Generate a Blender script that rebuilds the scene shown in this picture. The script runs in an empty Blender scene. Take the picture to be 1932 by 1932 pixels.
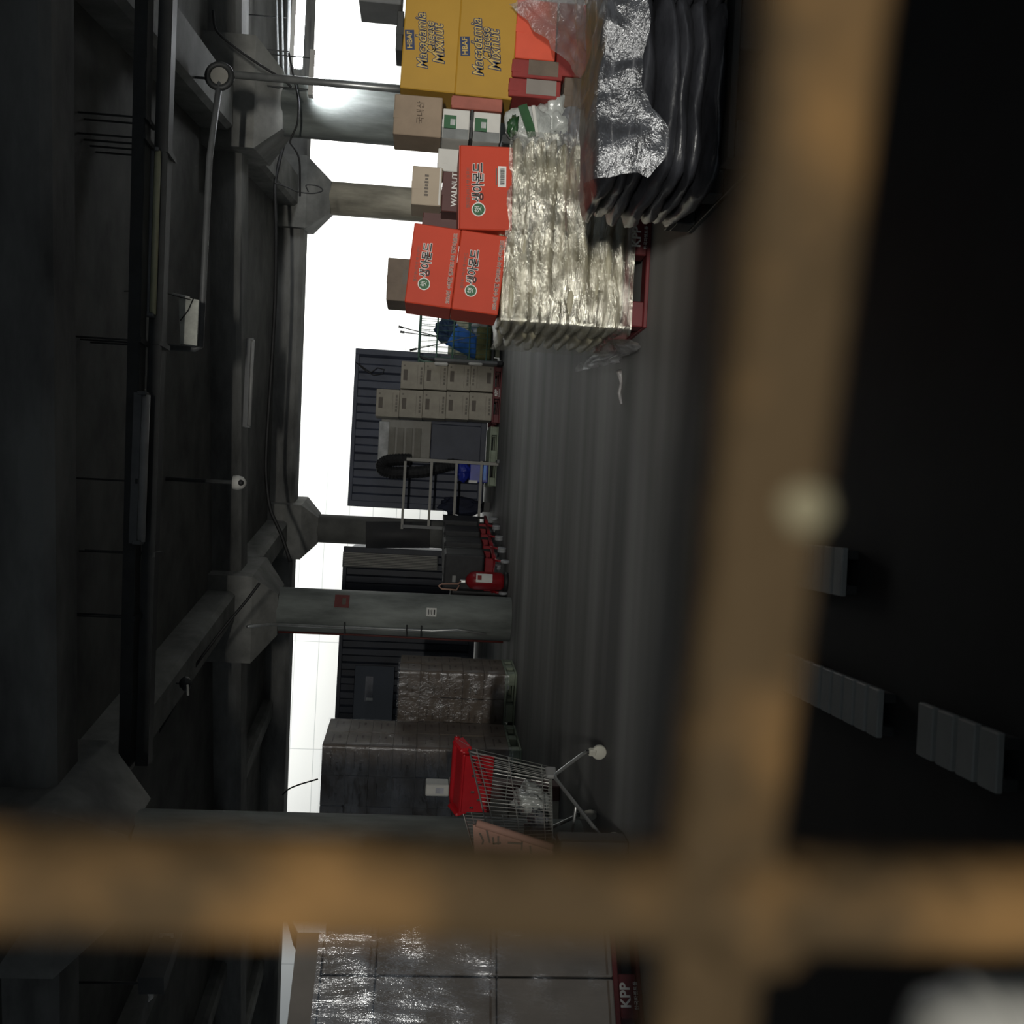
import bpy, bmesh, math, random
from mathutils import Vector, Matrix, noise as mnoise

random.seed(7)
SC = bpy.context.scene
COL = SC.collection

# ------------------------------------------------------------------ camera, world, light, exposure
FPX, SIZE = 1900.0, 1932.0
PITCH, ROLL, EYE = math.radians(5.0), math.radians(3.0), 1.30
EYEV = Vector((0, 0, EYE))
FWD = Vector((0, math.cos(PITCH), -math.sin(PITCH)))
R0 = Vector((1, 0, 0))
U0 = Vector((0, math.sin(PITCH), math.cos(PITCH)))
RI = math.cos(ROLL) * R0 + math.sin(ROLL) * U0
UI = -math.sin(ROLL) * R0 + math.cos(ROLL) * U0
cam_data = bpy.data.cameras.new('camera')
cam = bpy.data.objects.new('camera', cam_data)
COL.objects.link(cam)
rot = Matrix((-UI, RI, -FWD)).transposed().to_4x4()      # the phone was held turned a quarter
cam.matrix_world = Matrix.Translation(EYEV) @ rot
cam_data.sensor_width = 36.0
cam_data.lens = 36.0 * FPX / SIZE
cam_data.clip_start = 0.01
cam_data.clip_end = 200
cam_data.dof.use_dof = True
cam_data.dof.focus_distance = 9.0
cam_data.dof.aperture_fstop = 6.4
SC.camera = cam

SC.view_settings.view_transform = 'Standard'
SC.view_settings.look = 'None'
SC.view_settings.gamma = 1.0
SC.view_settings.use_curve_mapping = False
SC.view_settings.exposure = 0.0
SC.cycles.max_bounces = 6
SC.cycles.transparent_max_bounces = 16
SC.cycles.sample_clamp_indirect = 3.0
SC.cycles.use_denoising = True

world = bpy.data.worlds.new('night_air')
SC.world = world
world.use_nodes = True
world.node_tree.nodes['Background'].inputs[0].default_value = (0.80, 0.90, 1.0, 1)
world.node_tree.nodes['Background'].inputs[1].default_value = 0.25


def area_light(name, loc, target, sx, sy, power, color):
    ld = bpy.data.lights.new(name, 'AREA')
    ld.shape = 'RECTANGLE'
    ld.size, ld.size_y = sx, sy
    ld.energy, ld.color = power, color
    o = bpy.data.objects.new(name, ld)
    COL.objects.link(o)
    o.location = loc
    o.rotation_euler = (Vector(target) - Vector(loc)).to_track_quat('-Z', 'Y').to_euler()
    return o


# the lamp of the passage behind the barred window, and unseen lights added behind the slab to whiten the back wall
pl_ = area_light('passage_lamp', (-0.2, -6.0, 2.50), (2.7, 6.0, 1.2), 0.9, 0.16, 125, (1.0, 0.97, 0.90))
pl_.data.spread = math.radians(64)
area_light('added_wall_light', (1.5, 23.2, 6.6), (1.5, 28.5, 3.6), 22.0, 1.0, 850, (1.0, 1.0, 0.97))
area_light('added_wall_light', (9.0, 22.6, 6.2), (8.5, 28.5, 3.0), 8.0, 1.0, 1000, (1.0, 1.0, 0.98))


# ------------------------------------------------------------------ photo geometry -> metres
def ray(px, py):
    u, v = SIZE - py, px
    return FWD + (u - 966) / FPX * RI - (v - 966) / FPX * UI


def at(px, py, y):
    d = ray(px, py)
    return EYEV + d * (y / d.y)


def gp(px, py, z=0.0):
    d = ray(px, py)
    return EYEV + d * ((z - EYE) / d.z)


# ------------------------------------------------------------------ materials
MATS = {}


def mat(name, col, rough=0.6, metal=0.0, var=0.25, scale=6.0, bump=0.0, bscale=40.0, coat=0.0, stretch=None, col2=None, spec=0.5, contrast=(0.35, 0.65), detail=6):
    if name in MATS:
        return MATS[name]
    m = bpy.data.materials.new(name)
    m.use_nodes = True
    nt = m.node_tree
    b = nt.nodes['Principled BSDF']
    b.inputs['Roughness'].default_value = rough
    b.inputs['Metallic'].default_value = metal
    b.inputs['Specular IOR Level'].default_value = spec
    b.inputs['Coat Weight'].default_value = coat
    b.inputs['Coat Roughness'].default_value = 0.12
    tc = nt.nodes.new('ShaderNodeTexCoord')
    mp = nt.nodes.new('ShaderNodeMapping')
    if stretch:
        mp.inputs['Scale'].default_value = stretch
    nt.links.new(tc.outputs['Object'], mp.inputs['Vector'])
    nz = nt.nodes.new('ShaderNodeTexNoise')
    nz.inputs['Scale'].default_value = scale
    nz.inputs['Detail'].default_value = detail
    nz.inputs['Roughness'].default_value = 0.6
    nt.links.new(mp.outputs['Vector'], nz.inputs['Vector'])
    rp = nt.nodes.new('ShaderNodeValToRGB')
    a = tuple(c * (1 - var) for c in col)
    c2 = col2 or tuple(min(1, c * (1 + var)) for c in col)
    rp.color_ramp.elements[0].position = contrast[0]
    rp.color_ramp.elements[1].position = contrast[1]
    rp.color_ramp.elements[0].color = (*a, 1)
    rp.color_ramp.elements[1].color = (*c2, 1)
    nt.links.new(nz.outputs['Fac'], rp.inputs['Fac'])
    nt.links.new(rp.outputs['Color'], b.inputs['Base Color'])
    if bump:
        n2 = nt.nodes.new('ShaderNodeTexNoise')
        n2.inputs['Scale'].default_value = bscale
        n2.inputs['Detail'].default_value = 5
        nt.links.new(mp.outputs['Vector'], n2.inputs['Vector'])
        bp = nt.nodes.new('ShaderNodeBump')
        bp.inputs['Strength'].default_value = bump
        bp.inputs['Distance'].default_value = 0.02
        nt.links.new(n2.outputs['Fac'], bp.inputs['Height'])
        nt.links.new(bp.outputs['Normal'], b.inputs['Normal'])
        if coat:
            nt.links.new(bp.outputs['Normal'], b.inputs['Coat Normal'])
    MATS[name] = m
    return m


def film_mat(name, opac, rough, stretch, scale=9.0, strength=1.0, haze=(0.5, 0.5, 0.5), hz=0.25, dist=0.05, gcol=(0.9, 0.92, 0.95)):
    m = bpy.data.materials.new(name)
    m.use_nodes = True
    nt = m.node_tree
    for n in list(nt.nodes):
        if n.type == 'BSDF_PRINCIPLED':
            nt.nodes.remove(n)
    out = [n for n in nt.nodes if n.type == 'OUTPUT_MATERIAL'][0]
    tc = nt.nodes.new('ShaderNodeTexCoord')
    mp = nt.nodes.new('ShaderNodeMapping')
    mp.inputs['Scale'].default_value = stretch
    nt.links.new(tc.outputs['Object'], mp.inputs['Vector'])
    nz = nt.nodes.new('ShaderNodeTexNoise')
    nz.inputs['Scale'].default_value = scale
    nz.inputs['Detail'].default_value = 5
    nz.inputs['Roughness'].default_value = 0.65
    nt.links.new(mp.outputs['Vector'], nz.inputs['Vector'])
    bp = nt.nodes.new('ShaderNodeBump')
    bp.inputs['Strength'].default_value = strength
    bp.inputs['Distance'].default_value = dist
    nt.links.new(nz.outputs['Fac'], bp.inputs['Height'])
    gl = nt.nodes.new('ShaderNodeBsdfGlossy')
    gl.inputs['Roughness'].default_value = rough
    gl.inputs['Color'].default_value = (*gcol, 1)
    nt.links.new(bp.outputs['Normal'], gl.inputs['Normal'])
    df = nt.nodes.new('ShaderNodeBsdfDiffuse')
    df.inputs['Color'].default_value = (*haze, 1)
    mx0 = nt.nodes.new('ShaderNodeMixShader')
    mx0.inputs[0].default_value = hz
    nt.links.new(gl.outputs[0], mx0.inputs[1])
    nt.links.new(df.outputs[0], mx0.inputs[2])
    tr = nt.nodes.new('ShaderNodeBsdfTransparent')
    mx = nt.nodes.new('ShaderNodeMixShader')
    n3 = nt.nodes.new('ShaderNodeTexNoise')
    n3.inputs['Scale'].default_value = 3.0
    n3.inputs['Detail'].default_value = 3
    nt.links.new(tc.outputs['Object'], n3.inputs['Vector'])
    mr = nt.nodes.new('ShaderNodeMapRange')
    mr.inputs['From Min'].default_value = 0.35
    mr.inputs['From Max'].default_value = 0.7
    mr.inputs['To Min'].default_value = opac * 0.55
    mr.inputs['To Max'].default_value = min(1, opac * 1.5)
    nt.links.new(n3.outputs['Fac'], mr.inputs['Value'])
    nt.links.new(mr.outputs['Result'], mx.inputs[0])
    nt.links.new(tr.outputs[0], mx.inputs[1])
    nt.links.new(mx0.outputs[0], mx.inputs[2])
    nt.links.new(mx.outputs[0], out.inputs['Surface'])
    MATS[name] = m
    return m


def glow_mat(name, col, strength):
    m = bpy.data.materials.new(name)
    m.use_nodes = True
    b = m.node_tree.nodes['Principled BSDF']
    b.inputs['Base Color'].default_value = (*col, 1)
    b.inputs['Emission Color'].default_value = (*col, 1)
    b.inputs['Emission Strength'].default_value = strength
    return m


M_CONC = mat('concrete', (0.20, 0.20, 0.185), 0.85, var=0.30, scale=2.2, bump=0.15, bscale=12)
M_CONC_DARK = mat('dark_concrete', (0.13, 0.13, 0.12), 0.9, var=0.30, scale=1.6, bump=0.15, bscale=10)  # darker concrete tone of the ceiling slab and far column
M_CONC_BEAM = mat('patched_beam_concrete', (0.17, 0.17, 0.16), 0.9, var=0.45, scale=1.3, bump=0.3, bscale=9, stretch=(0.5, 1, 1.5))
M_COLUMN = mat('column_concrete', (0.23, 0.25, 0.235), 0.7, var=0.35, scale=3.0, bump=0.12, bscale=20, stretch=(1.5, 1.5, 0.35))
M_COLUMN_B = mat('beige_column_concrete', (0.34, 0.31, 0.24), 0.7, var=0.35, scale=3.0, bump=0.12, bscale=20, stretch=(1.5, 1.5, 0.35))
M_FLOOR = mat('worn_floor', (0.20, 0.20, 0.193), 0.72, var=0.36, scale=0.9, bump=0.05, bscale=25, stretch=(0.10, 1.4, 1), spec=0.25, detail=2.5)
M_FLOOR_SHADE = mat('shade_black_floor', (0.016, 0.017, 0.017), 0.7, var=0.3, scale=1.5)  # black stands for the shade under the window sill
M_CARD = mat('cardboard', (0.27, 0.205, 0.145), 0.8, var=0.12, scale=4)
M_CARD_D = mat('dark_cardboard', (0.145, 0.112, 0.085), 0.8, var=0.2, scale=4, bump=0.1, bscale=15)
M_CARD_G = mat('grey_cardboard', (0.36, 0.33, 0.27), 0.8, var=0.1, scale=5)
M_CARD_W = mat('greyed_cardboard', (0.24, 0.215, 0.19), 0.75, var=0.1, scale=4)
M_CARD_BEIGE = mat('beige_cardboard', (0.40, 0.335, 0.255), 0.8, var=0.06, scale=4)
M_TAPE = mat('packing_tape', (0.16, 0.12, 0.085), 0.3, var=0.1)
M_RED = mat('orange_red_carton', (0.50, 0.054, 0.024), 0.6, var=0.06, scale=3, spec=0.3)
M_RED_TOP = mat('red_carton_flap', (0.50, 0.085, 0.055), 0.5, var=0.08, scale=3)
M_YEL = mat('mustard_carton', (0.43, 0.245, 0.030), 0.55, var=0.06, scale=2)
M_SALMON = mat('salmon_carton', (0.33, 0.10, 0.07), 0.6, var=0.15)
M_DRED = mat('dark_red_carton', (0.26, 0.030, 0.025), 0.6, var=0.15)
M_DBROWN = mat('chocolate_carton', (0.085, 0.030, 0.026), 0.5, var=0.1)
M_WHITE = mat('white_print', (0.72, 0.72, 0.68), 0.6, var=0.04)
M_WHITE_BOX = mat('white_carton', (0.58, 0.57, 0.53), 0.55, var=0.05)
M_BLACK = mat('black_print', (0.018, 0.017, 0.016), 0.6, var=0.1)
M_NAVY = mat('navy_print', (0.03, 0.045, 0.10), 0.6, var=0.1)
M_GREY_PRINT = mat('grey_print', (0.13, 0.11, 0.09), 0.7, var=0.1)
M_GREEN = mat('green_print', (0.03, 0.11, 0.045), 0.6, var=0.1)
M_SACK = mat('cream_sacks', (0.38, 0.35, 0.245), 0.55, var=0.15, scale=4, bump=0.5, bscale=14, coat=0.25, stretch=(0.6, 0.6, 1.8))
M_BLACKBAG = mat('black_plastic', (0.022, 0.023, 0.027), 0.38, var=0.35, scale=4, bump=0.7, bscale=9, coat=0.15, stretch=(0.5, 0.5, 1.6))
M_GREYBAG = mat('grey_plastic_sleeve', (0.16, 0.165, 0.175), 0.35, var=0.3, scale=4, bump=0.7, bscale=9, stretch=(0.5, 0.5, 1.6))
M_PALLET_R = mat('dark_red_pallet', (0.115, 0.014, 0.016), 0.55, var=0.2, scale=5)
M_PALLET_G = mat('pale_green_pallet', (0.235, 0.275, 0.20), 0.6, var=0.2, scale=5)
M_CONT = mat('navy_container_paint', (0.062, 0.072, 0.105), 0.55, var=0.2, scale=1.5)
M_CONT_D = mat('dark_container_paint', (0.030, 0.035, 0.048), 0.55, var=0.25, scale=1.5)
M_LOUVRE = mat('grey_louvre_metal', (0.26, 0.25, 0.22), 0.5, var=0.1)
M_STEEL = mat('galvanised_steel', (0.42, 0.43, 0.42), 0.35, metal=0.7, var=0.15, scale=8)
M_WIRE = mat('grey_wire', (0.40, 0.40, 0.37), 0.35, metal=0.5, var=0.1)
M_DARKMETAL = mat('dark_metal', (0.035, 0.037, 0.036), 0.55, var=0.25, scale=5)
M_GREYMETAL = mat('grey_metal', (0.14, 0.145, 0.145), 0.5, var=0.15, scale=5)
M_RUBBER = mat('black_rubber', (0.014, 0.014, 0.015), 0.6, var=0.2)
M_CABLE = mat('black_cable', (0.016, 0.016, 0.016), 0.6, var=0.2)
M_REDPL = mat('cart_red_plastic', (0.44, 0.012, 0.018), 0.4, var=0.1, scale=5)
M_REDPAINT = mat('red_paint', (0.25, 0.010, 0.015), 0.35, var=0.15)
M_WHEEL = mat('pale_wheel_rubber', (0.50, 0.49, 0.42), 0.6, var=0.08)
M_GREYWHEEL = mat('grey_wheel_rubber', (0.33, 0.34, 0.35), 0.5, var=0.08)
M_GREENMETAL = mat('green_painted_tube', (0.075, 0.155, 0.115), 0.5, var=0.15)
M_BLUE = mat('blue_plastic', (0.055, 0.22, 0.72), 0.4, var=0.15)
M_DBLUE = mat('deep_blue_plastic', (0.020, 0.035, 0.32), 0.4, var=0.2)
M_OLIVE = mat('olive_cloth', (0.15, 0.15, 0.055), 0.8, var=0.3)
M_PINKCARD = mat('pinkish_board', (0.42, 0.235, 0.18), 0.8, var=0.08)
M_RUST = mat('rusty_ochre_bar', (0.068, 0.045, 0.022), 0.85, spec=0.10, var=0.45, scale=28, bump=0.3, bscale=120, col2=(0.118, 0.066, 0.024), contrast=(0.42, 0.62))
M_SILL = mat('grey_sill_render', (0.055, 0.055, 0.05), 0.9, var=0.3)
M_CUP = mat('offwhite_tub_plastic', (0.30, 0.295, 0.27), 0.5, var=0.05)
M_BOARD = mat('offwhite_board', (0.52, 0.53, 0.47), 0.6, var=0.22, scale=7)
M_YELSTRIP = mat('yellowed_diffuser', (0.40, 0.40, 0.26), 0.5, var=0.12)
M_GREYTUBE = mat('grey_dead_tube', (0.30, 0.30, 0.29), 0.4, var=0.1)
M_PALESLAT = mat('pale_slat', (0.30, 0.31, 0.29), 0.5, var=0.1)
M_GREENBAG = mat('leaf_green_print', (0.022, 0.075, 0.025), 0.35, var=0.3, coat=0.4)
M_CLEARBAG = mat('milky_bag', (0.42, 0.44, 0.42), 0.3, var=0.25, scale=7, coat=0.6, bump=0.8, bscale=14)
M_HOSE = mat('pale_pink_hose', (0.45, 0.26, 0.19), 0.6, var=0.1)
M_WINDOW = mat('dark_window_glass', (0.02, 0.023, 0.03), 0.08, var=0.1)

M_FILM_CREAM = film_mat('wrap_film_over_cream_sacks', 0.40, 0.19, (1.1, 1.0, 3.4), 12, 1.0, (0.60, 0.57, 0.42), 0.08, 0.009, (1.0, 0.98, 0.86))
M_FILM_CARD = film_mat('wrap_film_over_cartons', 0.16, 0.12, (4.0, 4.0, 0.5), 9, 0.8, (0.40, 0.40, 0.42), 0.10, 0.010)
M_FILM_LOOSE = film_mat('loose_clear_film', 0.22, 0.26, (1.0, 1.4, 1.4), 17, 0.9, (0.42, 0.43, 0.46), 0.22, 0.016)
M_FILM_DRAPE = film_mat('crumpled_draped_film', 0.50, 0.28, (1.3, 1.3, 1.3), 14, 1.0, (0.36, 0.33, 0.31), 0.55, 0.03)
M_FILM_DARK = film_mat('thin_film_over_dark_cartons', 0.09, 0.2, (1.6, 1.6, 1.2), 7, 0.9, (0.3, 0.3, 0.3), 0.1, 0.015)

# white panelled yard wall
M_YARD = bpy.data.materials.new('white_panel_wall')
M_YARD.use_nodes = True
_nt = M_YARD.node_tree
_b = _nt.nodes['Principled BSDF']
_b.inputs['Roughness'].default_value = 0.6
_tc = _nt.nodes.new('ShaderNodeTexCoord')
_mp = _nt.nodes.new('ShaderNodeMapping')
_mp.inputs['Rotation'].default_value = (math.radians(90), 0, 0)
_br = _nt.nodes.new('ShaderNodeTexBrick')
_br.offset = 0.0
_br.inputs['Color1'].default_value = (0.80, 0.81, 0.79, 1)
_br.inputs['Color2'].default_value = (0.83, 0.83, 0.80, 1)
_br.inputs['Mortar'].default_value = (0.50, 0.51, 0.50, 1)
_br.inputs['Scale'].default_value = 1.0
_br.inputs['Mortar Size'].default_value = 0.010
_br.inputs['Mortar Smooth'].default_value = 0.3
_br.inputs['Brick Width'].default_value = 2.85
_br.inputs['Row Height'].default_value = 0.62
_nt.links.new(_tc.outputs['Object'], _mp.inputs['Vector'])
_nt.links.new(_mp.outputs['Vector'], _br.inputs['Vector'])
_nt.links.new(_br.outputs['Color'], _b.inputs['Base Color'])


# ------------------------------------------------------------------ mesh helpers
class MB:
    def __init__(self):
        self.bm = bmesh.new()

    def box(self, c, s, bevel=0.0, m=None, seg=1):
        r = bmesh.ops.create_cube(self.bm, size=1.0)
        vs = r['verts']
        for v in vs:
            v.co = Vector((v.co.x * s[0], v.co.y * s[1], v.co.z * s[2]))
        if bevel:
            es = list({e for v in vs for e in v.link_edges})
            rb = bmesh.ops.bevel(self.bm, geom=es, offset=bevel, segments=seg, affect='EDGES', profile=0.5)
            vs = list({v for f in rb['faces'] for v in f.verts} | {v for v in vs if v.is_valid})
        mm = Matrix.Translation(Vector(c)) @ (m if m is not None else Matrix())
        for v in vs:
            v.co = mm @ v.co
        return self

    def tube(self, pts, r, seg=8, closed=False):
        pts = [Vector(p) for p in pts]
        n = len(pts)
        rings = []
        up = Vector((0, 0, 1))
        prev = None
        for i, p in enumerate(pts):
            if closed:
                t = pts[(i + 1) % n] - pts[i - 1]
            else:
                t = pts[min(i + 1, n - 1)] - pts[max(i - 1, 0)]
            t.normalize()
            if prev is None:
                a = t.cross(up)
                if a.length < 0.05:
                    a = t.cross(Vector((1, 0, 0)))
            else:
                a = prev - t * prev.dot(t)
            a.normalize()
            prev = a
            b = t.cross(a)
            rr = r[i] if isinstance(r, (list, tuple)) else r
            rings.append([self.bm.verts.new(p + rr * (math.cos(2 * math.pi * k / seg) * a + math.sin(2 * math.pi * k / seg) * b)) for k in range(seg)])
        m = n if closed else n - 1
        for i in range(m):
            A, B = rings[i], rings[(i + 1) % n]
            for k in range(seg):
                self.bm.faces.new((A[k], A[(k + 1) % seg], B[(k + 1) % seg], B[k]))
        if not closed:
            self.bm.faces.new(list(reversed(rings[0])))
            self.bm.faces.new(rings[-1])
        return self

    def bar(self, a, b, w, h):
        """square-section bar from a to b"""
        a, b = Vector(a), Vector(b)
        d = b - a
        q = d.to_track_quat('X', 'Z').to_matrix().to_4x4()
        return self.box((a + b) / 2, (d.length, w, h), 0.0, q)

    def lathe(self, prof, c=(0, 0, 0), seg=24, m=None, phase=0.0):
        rings = []
        mm = Matrix.Translation(Vector(c)) @ (m if m is not None else Matrix())
        for (r, z) in prof:
            rings.append([self.bm.verts.new(mm @ Vector((r * math.cos(2 * math.pi * k / seg + phase), r * math.sin(2 * math.pi * k / seg + phase), z))) for k in range(seg)])
        for i in range(len(prof) - 1):
            A, B = rings[i], rings[i + 1]
            for k in range(seg):
                self.bm.faces.new((A[k], A[(k + 1) % seg], B[(k + 1) % seg], B[k]))
        self.bm.faces.new(list(reversed(rings[0])))
        self.bm.faces.new(rings[-1])
        return self

    def prism(self, poly, y0, y1, m=None):
        """polygon in x,z pushed from y0 to y1"""
        mm = m if m is not None else Matrix()
        A = [self.bm.verts.new(mm @ Vector((x, y0, z))) for x, z in poly]
        B = [self.bm.verts.new(mm @ Vector((x, y1, z))) for x, z in poly]
        n = len(poly)
        self.bm.faces.new(A)
        self.bm.faces.new(list(reversed(B)))
        for k in range(n):
            self.bm.faces.new((A[k], B[k], B[(k + 1) % n], A[(k + 1) % n]))
        return self

    def sheet(self, fn, nu, nv, thick=0.0):
        g = [[self.bm.verts.new(fn(i / nu, j / nv)) for j in range(nv + 1)] for i in range(nu + 1)]
        for i in range(nu):
            for j in range(nv):
                self.bm.faces.new((g[i][j], g[i + 1][j], g[i + 1][j + 1], g[i][j + 1]))
        return self

    def sack(self, c, s, seed=0.0, amp=0.012, sq=0.28, m=None, n=(14, 8, 5)):
        """a filled flat bag: pillow of size s, creased"""
        mm = Matrix.Translation(Vector(c)) @ (m if m is not None else Matrix())
        seen = {}

        def vert(i, j, k):
            key = (i, j, k)
            if key in seen:
                return seen[key]
            x, y, z = 2 * i / n[0] - 1, 2 * j / n[1] - 1, 2 * k / n[2] - 1
            e = max(abs(x), abs(y)) ** 4
            zz = z * (1 - 0.55 * e)
            rx = 1 - sq * 0.22 * (abs(y) ** 4) - 0.05 * abs(z) ** 2
            ry = 1 - sq * 0.22 * (abs(x) ** 4) - 0.05 * abs(z) ** 2
            p = Vector((x * rx * s[0] / 2, y * ry * s[1] / 2, zz * s[2] / 2))
            q = Vector((p.x * 4 + seed, p.y * 4 + seed * 1.7, p.z * 16))
            d = mnoise.noise_vector(q) * amp + mnoise.noise_vector(q * 2.7) * amp * 0.5
            seen[key] = self.bm.verts.new(mm @ (p + d))
            return seen[key]
        X, Y, Z = n
        for i in range(X):
            for j in range(Y):
                for k, fl in ((0, True), (Z, False)):
                    f = [vert(i, j, k), vert(i + 1, j, k), vert(i + 1, j + 1, k), vert(i, j + 1, k)]
                    self.bm.faces.new(f[::-1] if fl else f)
        for i in range(X):
            for k in range(Z):
                for j, fl in ((0, False), (Y, True)):
                    f = [vert(i, j, k), vert(i + 1, j, k), vert(i + 1, j, k + 1), vert(i, j, k + 1)]
                    self.bm.faces.new(f[::-1] if fl else f)
        for j in range(Y):
            for k in range(Z):
                for i, fl in ((0, True), (X, False)):
                    f = [vert(i, j, k), vert(i, j + 1, k), vert(i, j + 1, k + 1), vert(i, j, k + 1)]
                    self.bm.faces.new(f[::-1] if fl else f)
        return self

    def blob(self, c, s, seed=0.0, amp=0.25, sub=4, freq=2.2):
        r = bmesh.ops.create_icosphere(self.bm, subdivisions=sub, radius=1.0)
        for v in r['verts']:
            d = 1 + amp * mnoise.noise(v.co * freq + Vector((seed, seed, 0))) + amp * 0.5 * mnoise.noise(v.co * freq * 3.1 + Vector((seed, 0, seed)))
            v.co = Vector((c[0] + v.co.x * s[0] * d, c[1] + v.co.y * s[1] * d, c[2] + v.co.z * s[2] * d))
        return self

    def build(self, name, material, parent=None, smooth=False):
        bmesh.ops.recalc_face_normals(self.bm, faces=self.bm.faces)
        me = bpy.data.meshes.new(name)
        self.bm.to_mesh(me)
        self.bm.free()
        if smooth:
            me.polygons.foreach_set('use_smooth', [True] * len(me.polygons))
        me.materials.append(material)
        o = bpy.data.objects.new(name, me)
        COL.objects.link(o)
        if parent is not None:
            o.parent = parent
        return o


def tag(o, label, cat, group=None, kind=None):
    if label:
        o['label'] = label
    if cat:
        o['category'] = cat
    if group:
        o['group'] = group
    if kind:
        o['kind'] = kind
    return o


def struct(o, label, cat, group=None):
    return tag(o, label, cat, group, 'structure')


def thing(name, label, cat, loc=(0, 0, 0), rot=(0, 0, 0), group=None):
    o = bpy.data.objects.new(name, None)
    COL.objects.link(o)
    o.location = loc
    o.rotation_euler = rot
    return tag(o, label, cat, group)


def copy_tree(o, parent=None):
    c = o.copy()
    COL.objects.link(c)
    if parent is not None:
        c.parent = parent
    for ch in list(o.children):
        copy_tree(ch, c)
    return c


def lettering(body, size, material, parent, loc, rot=(math.pi / 2, 0, 0), name='lettering', extrude=0.0006, align='CENTER', sx=1.0, bold=0.0, shear=0.0, spacing=1.0):
    cu = bpy.data.curves.new(name, 'FONT')
    cu.body = body
    cu.size = size
    cu.align_x = align
    cu.align_y = 'CENTER'
    cu.extrude = extrude
    cu.offset = bold
    cu.shear = shear
    cu.space_character = spacing
    tmp = bpy.data.objects.new(name, cu)
    COL.objects.link(tmp)
    dg = bpy.context.evaluated_depsgraph_get()
    me = bpy.data.meshes.new_from_object(tmp.evaluated_get(dg))
    bpy.data.objects.remove(tmp)
    bpy.data.curves.remove(cu)
    me.materials.clear()
    me.materials.append(material)
    o = bpy.data.objects.new(name, me)
    COL.objects.link(o)
    o.parent = parent
    o.location = loc
    o.rotation_euler = rot
    o.scale = (sx, 1, 1)
    return o


def decal(w, h, material, parent, loc, name='printed_label', rot=(0, 0, 0), t=0.0012, bevel=0.0):
    """a thin printed patch standing in the x,z plane"""
    mb = MB()
    mb.box((0, 0, 0), (w, t, h))
    o = mb.build(name, material, parent)
    o.location = loc
    o.rotation_euler = rot
    return o


def disc(r, material, parent, loc, name, t=0.0012, seg=28):
    o = MB().lathe([(r, -t / 2), (r, t / 2)], seg=seg, m=Matrix.Rotation(math.pi / 2, 4, 'X')).build(name, material, parent)
    o.location = loc
    return o


BYAW = math.radians(9.5)                       # the building's grid is turned a little to the view
DR = Vector((math.sin(BYAW), math.cos(BYAW), 0))
DP = Vector((math.cos(BYAW), -math.sin(BYAW), 0))
RZB = Matrix.Rotation(-BYAW, 4, 'Z')

# ------------------------------------------------------------------ setting
SLAB, SOFFIT = 4.10, 3.72
mb = MB()
mb.box((0, 13.0, -0.05), (44, 30, 0.1))
struct(mb.build('floor', M_FLOOR), 'worn grey concrete warehouse floor with long drive streaks', 'floor')

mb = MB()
mb.box((0.5, 2.2, 0.002), (9.0, 4.0, 0.004), 0, Matrix.Rotation(-math.radians(9.5), 4, 'Z'))  # near floor darkened by colour where the sill wall keeps light off
struct(mb.build('floor_shade_strip', M_FLOOR_SHADE), 'black shade strip of floor along the barred window', 'floor')
C1, C2, C3 = Vector((-2.61, 7.5, 0)), Vector((-1.53, 14.3, 0)), Vector((-0.49, 19.0, 0))
R1, R2 = Vector((4.80, 12.5, 0)), Vector((5.42, 18.2, 0))

mb = MB()
mb.box((0, 9.6, SLAB + 0.15), (44, 22.6, 0.3))
struct(mb.build('ceiling', M_CONC_DARK), 'dark concrete ceiling slab over the whole store', 'ceiling')

yw = MB().box((0, 0.1, 0), (60, 0.2, 9)).build('wall_back', M_YARD)
yw.location = (2.0, 27.0, 4.5)
struct(yw, 'bright white panelled wall behind the containers', 'wall')


def cross_beam(p, q, soffit, w, label, over=16):
    d = (q - p).normalized()
    a, b = p - d * over, q + d * over
    m = Matrix.Rotation(math.atan2(d.y, d.x), 4, 'Z')
    mb = MB()
    L = (b - a).length
    mb.prism([(-w / 2 + 0.05, 0), (w / 2 - 0.05, 0), (w / 2, 0.06), (w / 2, SLAB - soffit), (-w / 2, SLAB - soffit), (-w / 2, 0.06)], -L / 2, L / 2, Matrix.Rotation(-math.pi / 2, 4, 'Z'))
    o = mb.build('ceiling_beam', M_CONC_BEAM)
    o.matrix_world = Matrix.Translation(((a + b) / 2).xy.to_3d() + Vector((0, 0, soffit))) @ m
    struct(o, label, 'beam')


cross_beam(C1, C1 + DP, SOFFIT, 0.50, 'nearest concrete cross beam high above the shopping cart', 14)
cross_beam(C2, R1, SOFFIT, 0.55, 'mottled concrete cross beam from the pipe column to the thick grey column')
cross_beam(C3, R2, SOFFIT - 0.06, 0.60, 'far concrete cross beam edging the bright white wall')


def row_beam(a, b, soffit, w, label):
    d = (b - a).normalized()
    m = Matrix.Rotation(math.atan2(d.y, d.x), 4, 'Z')
    L = (b - a).length
    mb = MB()
    mb.prism([(-w / 2 + 0.05, 0), (w / 2 - 0.05, 0), (w / 2, 0.06), (w / 2, SLAB - soffit), (-w / 2, SLAB - soffit), (-w / 2, 0.06)], -L / 2, L / 2, Matrix.Rotation(-math.pi / 2, 4, 'Z'))
    o = mb.build('ceiling_beam', M_CONC)
    o.matrix_world = Matrix.Translation(((a + b) / 2).xy.to_3d() + Vector((0, 0, soffit))) @ m
    struct(o, label, 'beam')


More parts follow.
